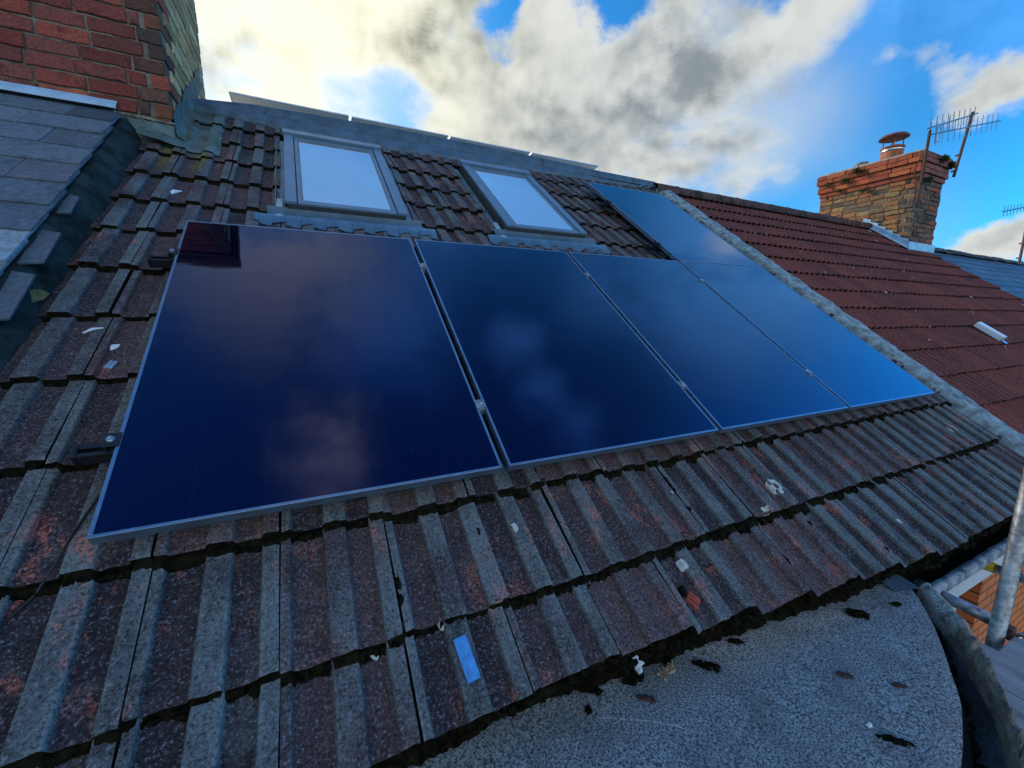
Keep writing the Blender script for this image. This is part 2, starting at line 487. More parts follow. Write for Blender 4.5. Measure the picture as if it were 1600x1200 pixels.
# ridge lead apron draped over the top course, and the upstand above it
low = [(-0.24, 4.02), (-0.03, 3.99), (0.42, 3.90), (1.3, 3.845), (2.0, 3.885), (2.7, 3.93), (3.66, 4.0), (4.3, 4.04), (5.2, 4.10)]
def lerp_tab(tab, x):
    for (a, ya), (b, yb) in zip(tab[:-1], tab[1:]):
        if x <= b: return ya + (yb-ya)*max(0, (x-a))/(b-a)
    return tab[-1][1]
mb = MB()
N = 220
rows = [[], [], [], []]
for i in range(N+1):
    u = -0.23 + (5.20+0.23)*i/N
    vl = lerp_tab(low, u) + 0.006*nz(u*8, 2) + 0.008*math.sin(2*math.pi*(u-U0)/CW*2)
    h = max(pan_h(u, vl), HT-0.01)
    rows[0].append((u, vl, h-0.004)); rows[1].append((u, vl, h+0.007))
    rows[2].append((u, vl+0.10, -0.088+0.3*(h-HT)))
    rows[3].append((u, max(4.17, vl+0.12), -0.078))
mb.grid(rows)
mb.build('ridge_apron', M['lead'], roof, smooth=True)
mb = MB()                          # upstand in roof space is built in world, then brought into the roof frame
top = [(-0.24, 2.375), (0.2, 2.415), (1.35, 2.442), (2.8, 2.441), (4.06, 2.412), (5.05, 2.408)]
W2L = Matrix.Rotation(-AL, 4, 'X')
rows = [[], [], [], []]
for i in range(61):
    x = -0.24 + 5.29*i/60
    zt = lerp_tab(top, x)
    rows[0].append((x, 3.365, 2.33)); rows[1].append((x, 3.375, 2.352)); rows[2].append((x, 3.385, zt)); rows[3].append((x, 3.46, zt+0.012))
mb.grid(rows)
mb.poly([(5.05, 3.365, 2.30), (5.05, 3.8, 2.30), (5.05, 3.8, 2.41), (5.05, 3.385, 2.408)])
mb.build('ridge_capping', M['lead'], roof, smooth=True, local=W2L)
mb = MB()
for x in (0.28, 1.78, 3.2, 4.62):
    z = lerp_tab(top, x)
    mb.hexa([(x, 3.352, 2.345), (x+0.006, 3.352, 2.345), (x+0.006, 3.374, 2.345), (x, 3.374, 2.345), (x+0.03, 3.374, z-0.004), (x+0.036, 3.374, z-0.004), (x+0.036, 3.39, z), (x+0.03, 3.39, z)])
mb.build('lead_welt', M['lead'], roof, local=W2L)
# lead cloak by the left chimney
mb = MB()
rows = []
for i in range(26):
    v = 3.035 + (4.06-3.035)*i/25
    row = []
    for jx in range(40):
        t = jx/39
        uR = 0.02 - 0.03*(i/25) + 0.015*nz(v*5, 4)
        uL = -0.43 if v < 3.18 else -0.255
        u = uL + (uR-uL)*t
        vv = v + (0.022*nz(u*9, 8) - 0.02*t if i == 0 else 0)
        h = pan_h(u, vv) + 0.008 + 0.006*nz(u*11, v*11)
        if u < -0.2: h = max(h, -0.10 + (-0.2-u)*0.25)
        row.append((u, vv, h))
    rows.append(row)
mb.grid(rows)
cloak = mb.build('chimney_flashing', None or M['lead'], roof, smooth=True)
cloak.data.materials[0] = simple('stained_lead', (0.075, 0.125, 0.125), 0.75, var=0.65, scale=6, bump=0.4, bscale=30, dark=(0.06, 0.055, 0.03))
# verge mortar between the two roofs
mb = MB()
rows = []
for i in range(260):
    v = -0.84 + 5.02*i/259
    n = 0.010*nz(v*6, 1) + 0.007*nz(v*23, 9)
    w = 0.010*nz(v*5, 7) + 0.006*nz(v*19, 3)
    ph = ((v - 0.221)/0.343) % 1
    st = 0.030*(0.5-ph)
    wb = 0.006*nz(v*31, 5)
    rows.append([(5.055+n, v, -0.16), (5.070+n*1.5, v, -0.104+w*0.5), (5.095+n, v, -0.090+w), (5.16, v, -0.078+w+wb), (5.225, v, -0.072+w*0.6-wb), (5.262+st*0.6, v, -0.080+w+wb), (5.296+n*1.2+st, v, -0.098+0.008*(0.5-ph)), (5.308+w+st, v, -0.15)])
mb.grid(rows)
mb.build('verge_mortar', M['verge'], roof, smooth=True)
# party-wall upstand on the left, with undercloak slates
mb = MB()
rows = []
for i in range(110):
    v = -0.75 + 4.0*i/109
    n = 0.016*nz(v*4, 5); e = 0.012*nz(v*13, 2)
    rows.append([(-0.56, v, -0.03), (-0.50+n, v, -0.022), (-0.478+n+e, v, -0.045+e), (-0.455+n, v, -0.08), (-0.435+e, v, -0.115+0.5*e), (-0.412+n+e, v, -0.150)])
mb.grid(rows)
mb.build('party_wall_upstand', M['render'], roof, smooth=True)
mb = MB()
for (v, L, w, a) in ((1.30, 0.30, 0.075, 0.06), (0.92, 0.34, 0.085, 0.04), (1.75, 0.22, 0.05, 0.05), (0.5, 0.3, 0.07, 0.03)):
    p = [(-0.53, v), (-0.50+w, v+0.02), (-0.50+w-0.01, v+L*0.9), (-0.53, v+L)]
    mb.hexa([(x, y, -0.034) for x, y in p] + [(x, y, -0.026) for x, y in p])
mb.tint = (0.11, 0.135, 0.16)
mb.t = [(0.11, 0.135, 0.16)]*len(mb.t)
mb.build('undercloak', M['slate'], roof)
# pale lichen rings
mb = MB()
def patch(mb, u, v, r, seed, dz=0.004, hole=0.0, sv=1.0, n=16):
    ring = []; inner = []
    for k in range(n):
        a = 2*math.pi*k/n
        q = r*(1+0.35*nz(math.cos(a)*1.5+seed, math.sin(a)*1.5, seed))
        uu, vv = u+q*math.cos(a), v+q*math.sin(a)*sv
        ring.append((uu, vv, pan_h(uu, vv)+dz))
        uu, vv = u+q*hole*math.cos(a), v+q*hole*math.sin(a)*sv
        inner.append((uu, vv, pan_h(uu, vv)+dz+0.001))
    mb.grid([ring, inner], close=True)
for (u, v, r, hl) in ((2.502, -0.296, 0.033, 0.4), (2.337, -0.384, 0.017, 0.0), (1.141, -0.185, 0.014, 0.0), (1.741, -0.475, 0.016, 0.0), (0.815, -0.418, 0.013, 0.0),
                      (0.632, -0.424, 0.010, 0.0), (4.60, -0.243, 0.02, 0.0), (3.1, -0.62, 0.010, 0), (1.9, -0.2, 0.006, 0)):
    patch(mb, u, v, r, u*7, 0.0045, hl, 1.3)
mb.build('lichen', M['lichen'], roof)

# moss: along the joints of the lower courses, one uncountable mass
mb = MB()
axr = (Vector((1, 0, 0)), Vector((0, 1, 0)), Vector((0, 0, 1)))
def mossrow(v, ua, ub, n, dens, big):
    for i in range(n):
        u = random.uniform(ua, ub)
        if nz(u*2.7, v*5, 4) < dens: continue
        s = random.uniform(0.4, 1.0)*big
        vv = v - random.uniform(0.004, 0.018)
        mb.blob((u, vv, HT-0.018+random.uniform(-0.006, 0.004)), 0.017*s*random.uniform(0.8, 2.0), 0.016*s, 0.011*s, i+u, 7, 4, random.random()*6)
for kk, n, dens, big in ((0, 330, -0.22, 1.15), (1, 300, -0.2, 1.0), (2, 160, 0.0, 0.8), (3, 60, 0.05, 0.7)):
    mossrow(V0+GA*kk, -0.4, 5.2, n, dens, big)
for i in range(900):                      # eave line
    u = random.uniform(-0.3, 5.2)
    if nz(u*2.1, 8, 4) < -0.25: continue
    s = random.choice((0.3, 0.4, 0.5, 0.6, 0.9))
    mb.blob((u, eave_v(u)-random.uniform(-0.006, 0.030)*min(1.2, max(0.2, 0.7+1.6*nz(u*3.1, 5))), HT-0.030), 0.020*s*random.uniform(0.8, 1.5), 0.018*s, 0.014*s, i*1.3, 8, 5, random.random()*6, None, 0.3)
for i in range(120):                      # in the joints and pans
    j = random.randint(0, 16); u = U0+CW*j+random.uniform(-0.006, 0.006)
    v = random.uniform(-0.75, 0.3)
    if nz(u*3, v*3, 2) < 0.0: continue
    mb.blob((u, v, pan_h(u, v)-0.006), 0.008*random.uniform(0.7, 1.5), 0.014*random.uniform(0.8, 2), 0.010, i*2.3, 6, 4)
def dark_ribbon(vf, ua, ub, wmin, wmax, step=0.006):  # near-black ribbon just below each course front edge
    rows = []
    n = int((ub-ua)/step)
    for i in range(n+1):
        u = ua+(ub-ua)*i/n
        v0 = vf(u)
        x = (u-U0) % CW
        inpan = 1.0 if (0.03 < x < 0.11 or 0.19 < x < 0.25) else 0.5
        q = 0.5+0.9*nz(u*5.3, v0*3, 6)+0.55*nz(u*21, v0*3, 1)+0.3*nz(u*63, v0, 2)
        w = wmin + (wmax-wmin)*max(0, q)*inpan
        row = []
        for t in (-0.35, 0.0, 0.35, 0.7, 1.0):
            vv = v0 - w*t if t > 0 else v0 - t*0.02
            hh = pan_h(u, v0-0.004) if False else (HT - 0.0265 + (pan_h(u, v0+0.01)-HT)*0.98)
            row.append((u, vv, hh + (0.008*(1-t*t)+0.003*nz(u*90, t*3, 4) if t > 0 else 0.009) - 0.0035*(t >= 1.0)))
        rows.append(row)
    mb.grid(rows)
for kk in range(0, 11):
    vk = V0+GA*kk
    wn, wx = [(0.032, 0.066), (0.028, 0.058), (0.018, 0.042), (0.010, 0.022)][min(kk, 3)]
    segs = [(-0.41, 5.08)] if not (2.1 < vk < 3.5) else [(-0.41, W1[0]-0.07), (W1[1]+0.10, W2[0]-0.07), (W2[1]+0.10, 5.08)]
    for (a_, b_) in segs: dark_ribbon(lambda u: vk, a_, b_, wn, wx)
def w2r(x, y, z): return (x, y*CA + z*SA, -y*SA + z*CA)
rows = []  # near-black strip on the felt along the eave
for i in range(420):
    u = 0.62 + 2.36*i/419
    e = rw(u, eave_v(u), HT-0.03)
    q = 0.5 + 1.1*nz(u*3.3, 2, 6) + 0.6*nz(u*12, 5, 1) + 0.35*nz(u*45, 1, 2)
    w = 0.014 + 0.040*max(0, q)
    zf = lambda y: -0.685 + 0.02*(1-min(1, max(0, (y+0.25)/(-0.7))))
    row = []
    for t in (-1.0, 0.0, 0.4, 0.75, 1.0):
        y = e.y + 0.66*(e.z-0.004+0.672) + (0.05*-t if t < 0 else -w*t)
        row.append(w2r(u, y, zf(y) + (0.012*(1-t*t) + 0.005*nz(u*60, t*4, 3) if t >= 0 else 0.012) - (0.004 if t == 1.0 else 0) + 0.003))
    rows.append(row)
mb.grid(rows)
for i in range(150):
    t = random.random(); x = 2.95-0.85*t
    y = -0.60 - 0.43*t**0.8 + random.uniform(-0.03, 0.03)
    mb.blob(w2r(x, y, -0.762), random.uniform(0.004, 0.016), random.uniform(0.004, 0.012), 0.006, i, 7, 4, i)
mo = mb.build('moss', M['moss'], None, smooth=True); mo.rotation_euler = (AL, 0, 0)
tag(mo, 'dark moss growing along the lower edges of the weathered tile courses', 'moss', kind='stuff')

# ================================================================ SOLAR PANELS
PW, PH, PG = 1.134, 1.736, 0.0274
FW = 0.0095
def panel_parts(root, back=None, t=0.035, PW=PW):
    f = MB()
    for (x0, x1, y0, y1) in ((0, PW, 0, FW), (0, PW, PH-FW, PH), (0, FW, FW, PH-FW), (PW-FW, PW, FW, PH-FW)):
        f.box(x0, x1, y0, y1, -t, 0)
    f.build('frame', M['black_alu'], root, bevel=0.0012)
    g = MB(); g.box(FW-0.001, PW-FW+0.001, FW-0.001, PH-FW+0.001, -0.008, -0.0016)
    g.build('glass', M['glass'], root)
    b = MB(); b.box(FW, PW-FW, FW, PH-FW, -0.0135, -0.0095)
    b.build('backsheet', back or M['black_plastic'], root)
def place_panel(o, u, v, dh=0.0):
    o.location = rw(u, v, dh); o.rotation_euler = (AL, 0, 0)
labels = ['large black solar panel nearest the camera, beside the left tile edge',
          'second black solar panel of the lower row from the left end',
          'third black solar panel of the lower row, below the second roof window',
          'lower row solar panel at the right end beside the pale mortar verge',
          'upper solar panel under the ridge, above the right end of the lower row']
p0 = thing('solar_panel', labels[0], 'solar panel', group='black solar panels on the front roof slope')
panel_parts(p0)
place_panel(p0, 0, 0)
for i in range(1, 5):
    c = copy_tree(p0); c['label'] = labels[i]
    if i < 4: place_panel(c, i*(PW+PG), 0)
    else: place_panel(c, 3*(PW+PG), PH+0.0134, 0.0)
# rear row on the flat roof, seen from below
rear = ['rear solar panel beyond the ridge nearest the left chimney', 'rear solar panel beyond the ridge, behind the gap between both roof windows',
        'rear solar panel beyond the ridge, above the second roof window', 'rear solar panel beyond the ridge at the right end, with its pointed corner']
q0 = thing('solar_panel', rear[0], 'solar panel', group='solar panels on the flat roof behind the ridge')
panel_parts(q0, M['backsheet'], 0.0145, 1.118)
TILT = R(-7)
for i in range(4):
    c = q0 if i == 0 else copy_tree(q0)
    c['label'] = rear[i]
    c.location = (-0.045 + 1.147*i, 4.0, 2.738 - 0.004*i); c.rotation_euler = (TILT, 0, 0)
# support frame under the rear row
fr = thing('panel_support', 'grey support frame holding the rear solar panels behind the ridge', 'frame', (0, 4.0, 2.40))
for y, z in ((0.42, 0.215), (1.42, 0.055)):
    b = MB(); b.box(-0.1, 4.6, y-0.02, y+0.02, z-0.02, z+0.02); b.build('rail', M['alu'], fr)
for i in range(5):
    b = MB(); x = 0.0+1.13*i
    b.box(x, x+0.03, 0.40, 0.43, 0.0, 0.20); b.build('leg', M['alu'], fr)

# rails, end caps and clamps
def rail(u0, u1, v, clamps, ends, label):
    r = thing('mounting_rail', label, 'rail', rw(u0, v, -0.035), True, 'rails under the solar panels')
    L = u1-u0
    b = MB()
    for (y0, y1, z0, z1) in ((-0.02, 0.02, -0.040, -0.036), (-0.02, -0.0165, -0.036, -0.003), (0.0165, 0.02, -0.036, -0.003), (-0.02, -0.008, -0.003, 0), (0.008, 0.02, -0.003, 0)):
        b.box(0, L, y0, y1, z0, z1)
    b.build('beam', M['rail'], r)
    for x in (0, L):
        e = MB(); e.box(x-0.006, x+0.006, -0.023, 0.023, -0.043, 0.003); e.build('end_cap', M['black_plastic'], r, bevel=0.002)
    for x in [0.15+0.9*i for i in range(int(L/0.9)+1)]:
        h = MB(); h.box(x, x+0.03, -0.10, 0.02, -0.052, -0.041); h.box(x, x+0.03, -0.11, -0.095, -0.09, -0.041); h.build('roof_hook', M['steel'], r)
    for uc in clamps:
        c = MB(); x = uc-u0
        c.box(x-0.012, x+0.012, -0.028, 0.028, 0.0, 0.0345); c.box(x-0.021, x+0.021, -0.020, 0.020, 0.0355, 0.0390)
        cl = c.build('clamp', M['tube'], r, bevel=0.0012)
        b2 = MB(); b2.lathe((x, 0, 0.0395), [(0.008, 0), (0.008, 0.006), (0.005, 0.0075)], 12); b2.build('bolt', M['steel'], cl)
    for ue, sgn in ends:
        c = MB(); x = ue-u0
        xs = sorted((x, x+sgn*0.028)); xo = sorted((x-sgn*0.010, x+sgn*0.028))
        c.box(xs[0], xs[1], -0.025, 0.025, 0.0, 0.010); c.box(*sorted((x+sgn*0.022, x+sgn*0.028)), -0.025, 0.025, 0.010, 0.0355); c.box(xo[0], xo[1], -0.025, 0.025, 0.0358, 0.0395)
        cl = c.build('end_clamp', M['rail'], r, bevel=0.0012)
        b2 = MB(); xm = x+sgn*0.013
        b2.lathe((xm, 0, 0.0395), [(0.0105, 0), (0.0105, 0.003), (0.0075, 0.003), (0.0075, 0.009), (0.004, 0.009), (0.004, 0.004)], 12); b2.build('bolt', M['steel'], cl)
    return r
gm = [PW+PG/2+i*(PW+PG) for i in range(3)]
rail(-0.105, 4.64, 1.415, gm, [(-0.001, -1)], 'upper black mounting rail poking out at the left of the lower panel row')
rail(-0.105, 4.64, 0.312, gm, [(-0.001, -1)], 'lower black mounting rail with its end nearest the camera')
u5 = 3*(PW+PG)
rail(u5-0.09, u5+PW+0.02, 2.977, [], [(u5-0.001, -1)], 'short mounting rail under the upper panel close to the ridge')
rail(u5-0.09, u5+PW+0.02, 2.07, [], [(u5-0.001, -1)], 'short mounting rail under the upper panel close to the lower row')

# ================================================================ ROOF WINDOWS
def roof_window(W, label):
    u0, u1, v0, v1 = W
    r = thing('roof_window', label, 'roof window', rw(u0, v0, 0), True, 'roof windows in the tiled slope')
    w, l = u1-u0, v1-v0
    HB, HTp = -0.135, -0.035
    b = MB()
    for (x0, x1, y0, y1) in ((0.012, w-0.012, 0.0, 0.06), (0.012, w-0.012, l-0.10, l), (0.012, 0.09, 0.06, l-0.10), (w-0.09, w-0.012, 0.06, l-0.10)):
        b.box(x0, x1, y0, y1, HB, HTp-0.022)
    b.build('frame', simple('dark_frame_side', (0.05, 0.055, 0.055), 0.6), r)
    ts = 0.068
    for x0, x1 in ((0, ts), (w-ts, w)):
        b = MB(); s = 0.73*l
        b.box(x0, x1, 0.0, s, HTp-0.022, HTp); b.box(x0+0.0008, x1-0.0008, s+0.002, l-0.05, HTp-0.022, HTp-0.002)
        b.build('side_cover', M['alu'], r, bevel=0.003)
    b = MB()
    b.hexa([(-0.008, l-0.075, HTp-0.03), (w+0.008, l-0.075, HTp-0.03), (w+0.008, l+0.02, HTp-0.05), (-0.008, l+0.02, HTp-0.05),
            (-0.008, l-0.075, HTp+0.016), (w+0.008, l-0.075, HTp+0.016), (w+0.008, l+0.02, HTp+0.012), (-0.008, l+0.02, HTp+0.012)])
    b.build('top_cover', M['alu'], r, bevel=0.004)
    s_ = MB()
    s0, s1, t0, t1 = ts+0.006, w-ts-0.006, 0.004, l-0.085
    sw = 0.025
    for (x0, x1, y0, y1) in ((s0, s1, t0, t0+0.052), (s0, s1, t1-0.05, t1), (s0, s0+sw, t0+0.052, t1-0.05), (s1-sw, s1, t0+0.052, t1-0.05)):
        s_.box(x0, x1, y0, y1, HTp-0.040, HTp-0.010)
    sash = s_.build('sash', M['alu'], r, bevel=0.002)
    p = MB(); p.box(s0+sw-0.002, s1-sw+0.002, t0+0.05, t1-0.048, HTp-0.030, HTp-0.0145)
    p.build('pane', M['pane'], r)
    p = MB(); p.box(s0+sw, s1-sw, t1-0.095, t1-0.051, HTp-0.0143, HTp-0.013); p.box(s0+sw, s0+sw+0.008, t0+0.053, t1-0.096, HTp-0.0143, HTp-0.012); p.box(s1-sw-0.008, s1-sw, t0+0.053, t1-0.096, HTp-0.0143, HTp-0.012)
    p.build('gasket', simple('grey_gasket', (0.20, 0.17, 0.15), 0.7), r)
    # flat lead band under the frame and pleated apron over the tiles
    b = MB(); rows = [[], [], []]
    for i in range(90):
        x = -0.10 + (w+0.20)*i/89
        pl = 0.0
        rows[0].append((x, 0.005, HB+0.055)); rows[1].append((x, -0.012, HB+0.035)); rows[2].append((x, -0.058, HB+0.030))
    b.grid(rows); b.build('sill_flashing', M['lead'], r, smooth=True)
    b = MB(); rows = [[] for _ in range(7)]
    N = 420
    for i in range(N+1):
        x = -0.17 + (w+0.36)*i/N
        u = u0+x
        pl = 0.0022*(1 if i % 4 < 2 else -1)
        cx = (u-U0) % CW
        vb = -0.160 + 0.016*math.sin(2*math.pi*cx/CW*2+0.6) + 0.004*nz(u*9, 1)
        for q in range(7):
            t = q/6
            y = -0.058 + (vb+0.058)*t
            hh = (HB+0.031)*(1-t) + (max(pan_h(u, v0+y), HT-0.02)+0.009)*t
            rows[q].append((x, y, hh + pl*min(1, t*2)))
    b.grid(rows); b.build('pleated_apron', M['alu_light'], r, smooth=False)
    for sx, x0, x1 in (('L', -0.062, -0.004), ('R', w+0.004, w+0.075)):
        b = MB()
        b.box(x0, x1, -0.09, l+0.02, HB-0.02, HB+0.010)
        xo = x0 if sx == 'L' else x1-0.006
        b.box(xo, xo+0.006, -0.03, l, HB+0.011, HB+0.028)
        b.build('side_flashing', M['alu'], r, bevel=0.002)
    b = MB(); b.hexa([(-0.060, -0.075, HB+0.012), (-0.012, -0.075, HB+0.012), (-0.014, 0.16, HB+0.012), (-0.052, 0.16, HB+0.012),
                      (-0.058, -0.075, HB+0.030), (-0.014, -0.075, HB+0.030), (-0.016, 0.16, HB+0.040), (-0.050, 0.16, HB+0.040)])
    b.build('corner_saddle', M['bright_lead'], r, bevel=0.003)
    return r
roof_window(W1, 'larger looking roof window nearest the left chimney, grey frame, pale pane')
roof_window(W2, 'second roof window further right, between two blocks of tiles')

# ================================================================ LEFT SLATE ROOF
def slate_field(mb, ua, ub, va, vb, g, w, h, lapr, pal, edge=None, thick=0.010, mats=0):
    v = va; row = 0
    while v < vb:
        u = ub + (edge(v) if edge else 0); first = True
        while u > ua:
            ww = w*random.uniform(0.93, 1.07)
            if first: ww *= (0.62 if row % 2 else 1.05); first = False
            c = random.choice(pal); q = random.uniform(0.75, 1.25)
            mb.tint = tuple(x*q for x in c)
            j = [random.uniform(-0.006, 0.006) for _ in range(4)]
            hj = random.uniform(-0.002, 0.003)
            a, b = u-ww+0.004, u
            vt = min(v+g*2-lapr, vb+0.02)
            drop = 0.016
            nseg = 5
            front = []
            for s in range(nseg+1):
                x = a+(b-a)*s/nseg
                front.append((x, v + j[0] + (j[1]-j[0])*s/nseg + 0.004*nz(x*40, v*17)))
            ft = [(x, y, h+hj+thick) for x, y in front]; fb = [(x, y+0.001, h+hj) for x, y in front]
            bt = [(x, vt, h+hj+thick-drop) for x, y in front]
            bb2 = [(x, vt, h+hj-drop) for x, y in front]
            mb.grid([fb, ft, bt])
            mb.poly([fb[0], ft[0], bt[0], bb2[0]]); mb.poly([fb[-1], bb2[-1], bt[-1], ft[-1]])
            u -= ww
        v += g; row += 1
mb = MB()
sl_pal = [(0.13, 0.175, 0.215), (0.085, 0.115, 0.145), (0.16, 0.21, 0.25), (0.13, 0.14, 0.17), (0.22, 0.28, 0.32)]
slate_field(mb, -4.2, -0.50, -0.72, 3.30, 0.2475, 0.36, 0.002, 0.05, sl_pal, lambda v: -0.02*max(0, v-1.5)+0.012*nz(v*9, 3))
lroof = thing('slate_roof', 'dark blue grey slate roof at the left, below the red brick chimney', 'roof', (0, 0, 0), True)
mb.build('slate_course', M['slate'], lroof)
mb = MB(); mb.box(-4.2, -0.53, -0.7, 4.17, -0.16, -0.035); mb.build('roof_underlay', M['render'], lroof)
mb = MB(); rows = []
for i in range(60):
    x = -4.2 + 3.66*i/59
    wv = 0.006*nz(x*4, 2)
    rows.append([(x, 2.575+wv, 1.905), (x, 2.572+wv, 1.918), (x, 2.600, 1.950+wv), (x, 2.616, 1.968+wv)])
mb.grid([list(r) for r in zip(*rows)]); mb.build('lead_strip', M['bright_lead'], lroof, smooth=True, local=W2L)

# ================================================================ BRICK CHIMNEYS
def bricks(mb, org, ex, ey, en, width, zs, L, H, mort, pal, start=0.0, corner=0.11, proud=0.006, dep=0.09, first_alt=0, cornered='end', rough=0.004):
    """courses of separate bricks on one face; en points outwards"""
    org, ex, ey, en = Vector(org), Vector(ex), Vector(ey), Vector(en)
    for ci, z in enumerate(zs):
        alt = (ci + first_alt) % 2
        a, b = 0.0, width
        if cornered in ('end', 'both') and alt: b -= corner
        if cornered in ('start', 'both') and alt: a += corner
        x = a - (L*0.5 if (alt == 0 and cornered == 'none') else 0) - start*(alt == 0)
        while x < b - 0.02:
            l = L*random.uniform(0.94, 1.06)
            if x < a: x0 = a; x1 = x+l
            else: x0, x1 = x, x+l
            if x1 > b-0.05: x1 = b
            col = random.choice(pal(x0, z)); q = random.uniform(0.75, 1.2)
            mb.tint = tuple(min(1, c*q) for c in col)
            pr = random.uniform(-0.5, 1.0)*proud
            j = lambda: random.uniform(-rough, rough)
            za, zb = z+mort/2, z+H+mort/2
            c = [(x0, za), (x1-mort, za), (x1-mort, zb), (x0, zb)]
            outer = []; mid = []; inner = []
            for s in range(4):
                (p, q1), (p2, q2) = c[s], c[(s+1) % 4]
                n = 5 if s % 2 == 0 else 2
                for t in range(n):
                    outer.append((p+(p2-p)*t/n + j()*0.9, q1+(q2-q1)*t/n + j()*0.9))
            cx, cz = (x0+x1-mort)/2, (za+zb)/2
            W3 = lambda p, d: org + ex*p[0] + ey*p[1] + en*d
            sh = lambda p, d: (p[0]+math.copysign(min(d, abs(cx-p[0])), cx-p[0]), p[1]+math.copysign(min(d, abs(cz-p[1])), cz-p[1]))
            r0 = [W3(p, -dep) for p in outer]; r1 = [W3(p, pr-0.007) for p in outer]; r2 = [W3(sh(p, 0.005), pr) for p in outer]
            ids = mb.grid([r0, r1, r2], close=True)
            mb.face(ids[-1])
            x = x1
red_pal = [(0.34, 0.075, 0.048), (0.26, 0.058, 0.042), (0.36, 0.105, 0.062), (0.20, 0.052, 0.040), (0.30, 0.082, 0.064), (0.44, 0.105, 0.052), (0.28, 0.066, 0.053), (0.23, 0.07, 0.055)]
dk_pal = [(0.11, 0.06, 0.05), (0.15, 0.07, 0.05), (0.085, 0.06, 0.05), (0.24, 0.08, 0.045)]
glow_tan_pal = [(0.74, 0.48, 0.22), (0.62, 0.39, 0.18), (0.78, 0.52, 0.25), (0.52, 0.30, 0.14), (0.66, 0.36, 0.15)]  # side-face bricks lightened and warmed, sun glow put into their colour
XL, YL = -0.25, 2.625
ch = thing('brick_chimney', 'big red brick chimney stack at the top left above the slates', 'chimney', (XL-0.8, YL+0.8, 1.7))
LOC = Matrix.Translation(-Vector((XL-0.8, YL+0.8, 1.7)))
zs = [1.815+0.0925*i for i in range(24)]
mb = MB()
bricks(mb, (XL-1.7, YL, 0), (1, 0, 0), (0, 0, 1), (0, -1, 0), 1.7, zs, 0.255, 0.082, 0.0105,
       lambda x, z: dk_pal if x > 1.52 + 0.1*nz(z*5, 1) or (z > 2.5 and x > 1.38) else red_pal, cornered='end')
mb.build('brickwork', M['brick'], ch, local=LOC); mb = MB()
bricks(mb, (XL, YL, 0), (0, 1, 0), (0, 0, 1), (1, 0, 0), 1.42, zs, 0.255, 0.082, 0.0105, lambda x, z: (dk_pal+red_pal[:3]) if x < 0.1 else glow_tan_pal, cornered='start', first_alt=1)
mb.build('side_brickwork', M['stock_brick'], ch, local=LOC)
mb = MB(); mb.box(XL-1.7+0.012, XL-0.009, YL+0.009, YL+1.42, 1.5, 4.04); mb.build('mortar_core', simple('patchy_mortar', (0.20, 0.165, 0.125), 0.95, var=0.5, scale=5, bump=0.5, dark=(0.035, 0.028, 0.024)), ch, local=LOC)
mb = MB()
for i, e in enumerate((0.03, 0.055, 0.055)):
    mb.box(XL-1.7-e, XL+e, YL-e, YL+1.42+e, 4.036+0.09*i-0.003*i, 4.036+0.09*(i+1)-0.003*i-0.004)
mb.build('corbel', simple('sooty_brick', (0.10, 0.045, 0.035), 0.9, var=0.5), ch, local=LOC)
for x in (XL-0.28, XL-0.75, XL-1.2):
    mb = MB(); mb.lathe((x, YL+0.35, 4.29), [(0.15, 0), (0.13, 0.1), (0.115, 0.42), (0.14, 0.45), (0.14, 0.5), (0.11, 0.5), (0.10, 0.3)], 20)
    mb.build('chimney_pot', M['terracotta'], ch, smooth=False, local=LOC)
# lead base: front apron and side upstand
mb = MB()
rows = []
for i in range(40):
    x = -0.56 + (XL+0.006+0.56)*i/39
    w = 0.005*nz(x*14, 1)
    top_z = 1.885 + 0.008*nz(x*20, 4) - 0.02*(i/39)
    rows.append([(x, YL-0.060+w, rw(0, 3.045, -0.105).z + w), (x, YL-0.032+w, 1.775+w), (x, YL-0.014, 1.80+w), (x, YL-0.010+w*0.4, top_z)])
mb.grid([list(r) for r in zip(*rows)])
rows = []
for i in range(50):
    y = YL-0.012 + 1.20*i/49
    zb = y*math.tan(AL) - 0.10
    hh = 0.15 + 0.03*nz(y*7, 2)
    w = 0.004*nz(y*16, 5)
    rows.append([(XL+max(0.02, 0.06-0.05*(y-YL)), y, zb-0.02), (XL+0.018+w, y, zb+0.005), (XL+0.011+w, y, zb+0.04), (XL+0.010+w, y, zb+hh)])
mb.grid([list(r) for r in zip(*rows)])
mb.build('lead_flashing', cloak.data.materials[0], ch, smooth=True, local=LOC)
mb = MB()
for i in range(24):
    x = -0.56 + 0.31*i/23
    mb.blob((x, YL-0.012, 1.893 - 0.016*i/23 + 0.004*nz(x*30, 2)), 0.014, 0.010, 0.009, i)
mb.build('mortar_fillet', M['mortar'], ch, smooth=True, local=LOC)

# right chimney
XR, YR0, YR1 = 10.754, 2.70, 4.32
rc = thing('brick_chimney', 'weathered brick chimney on the red roof with corbelled top and weeds', 'chimney', (XR+0.5, 3.5, 1.8))
LR = Matrix.Translation(-Vector((XR+0.5, 3.5, 1.8)))
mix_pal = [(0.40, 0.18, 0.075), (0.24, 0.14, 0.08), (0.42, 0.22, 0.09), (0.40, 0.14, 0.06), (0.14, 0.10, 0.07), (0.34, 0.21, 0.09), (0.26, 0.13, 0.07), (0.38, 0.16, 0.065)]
shaded_side_pal = [(0.20, 0.11, 0.085), (0.24, 0.10, 0.07), (0.13, 0.085, 0.07), (0.17, 0.12, 0.09), (0.36, 0.10, 0.04), (0.10, 0.075, 0.06)]  # narrow-face bricks, shade of that side put into their colour
cor_pal = [(0.46, 0.10, 0.045), (0.40, 0.085, 0.04), (0.50, 0.13, 0.05), (0.34, 0.075, 0.042)]
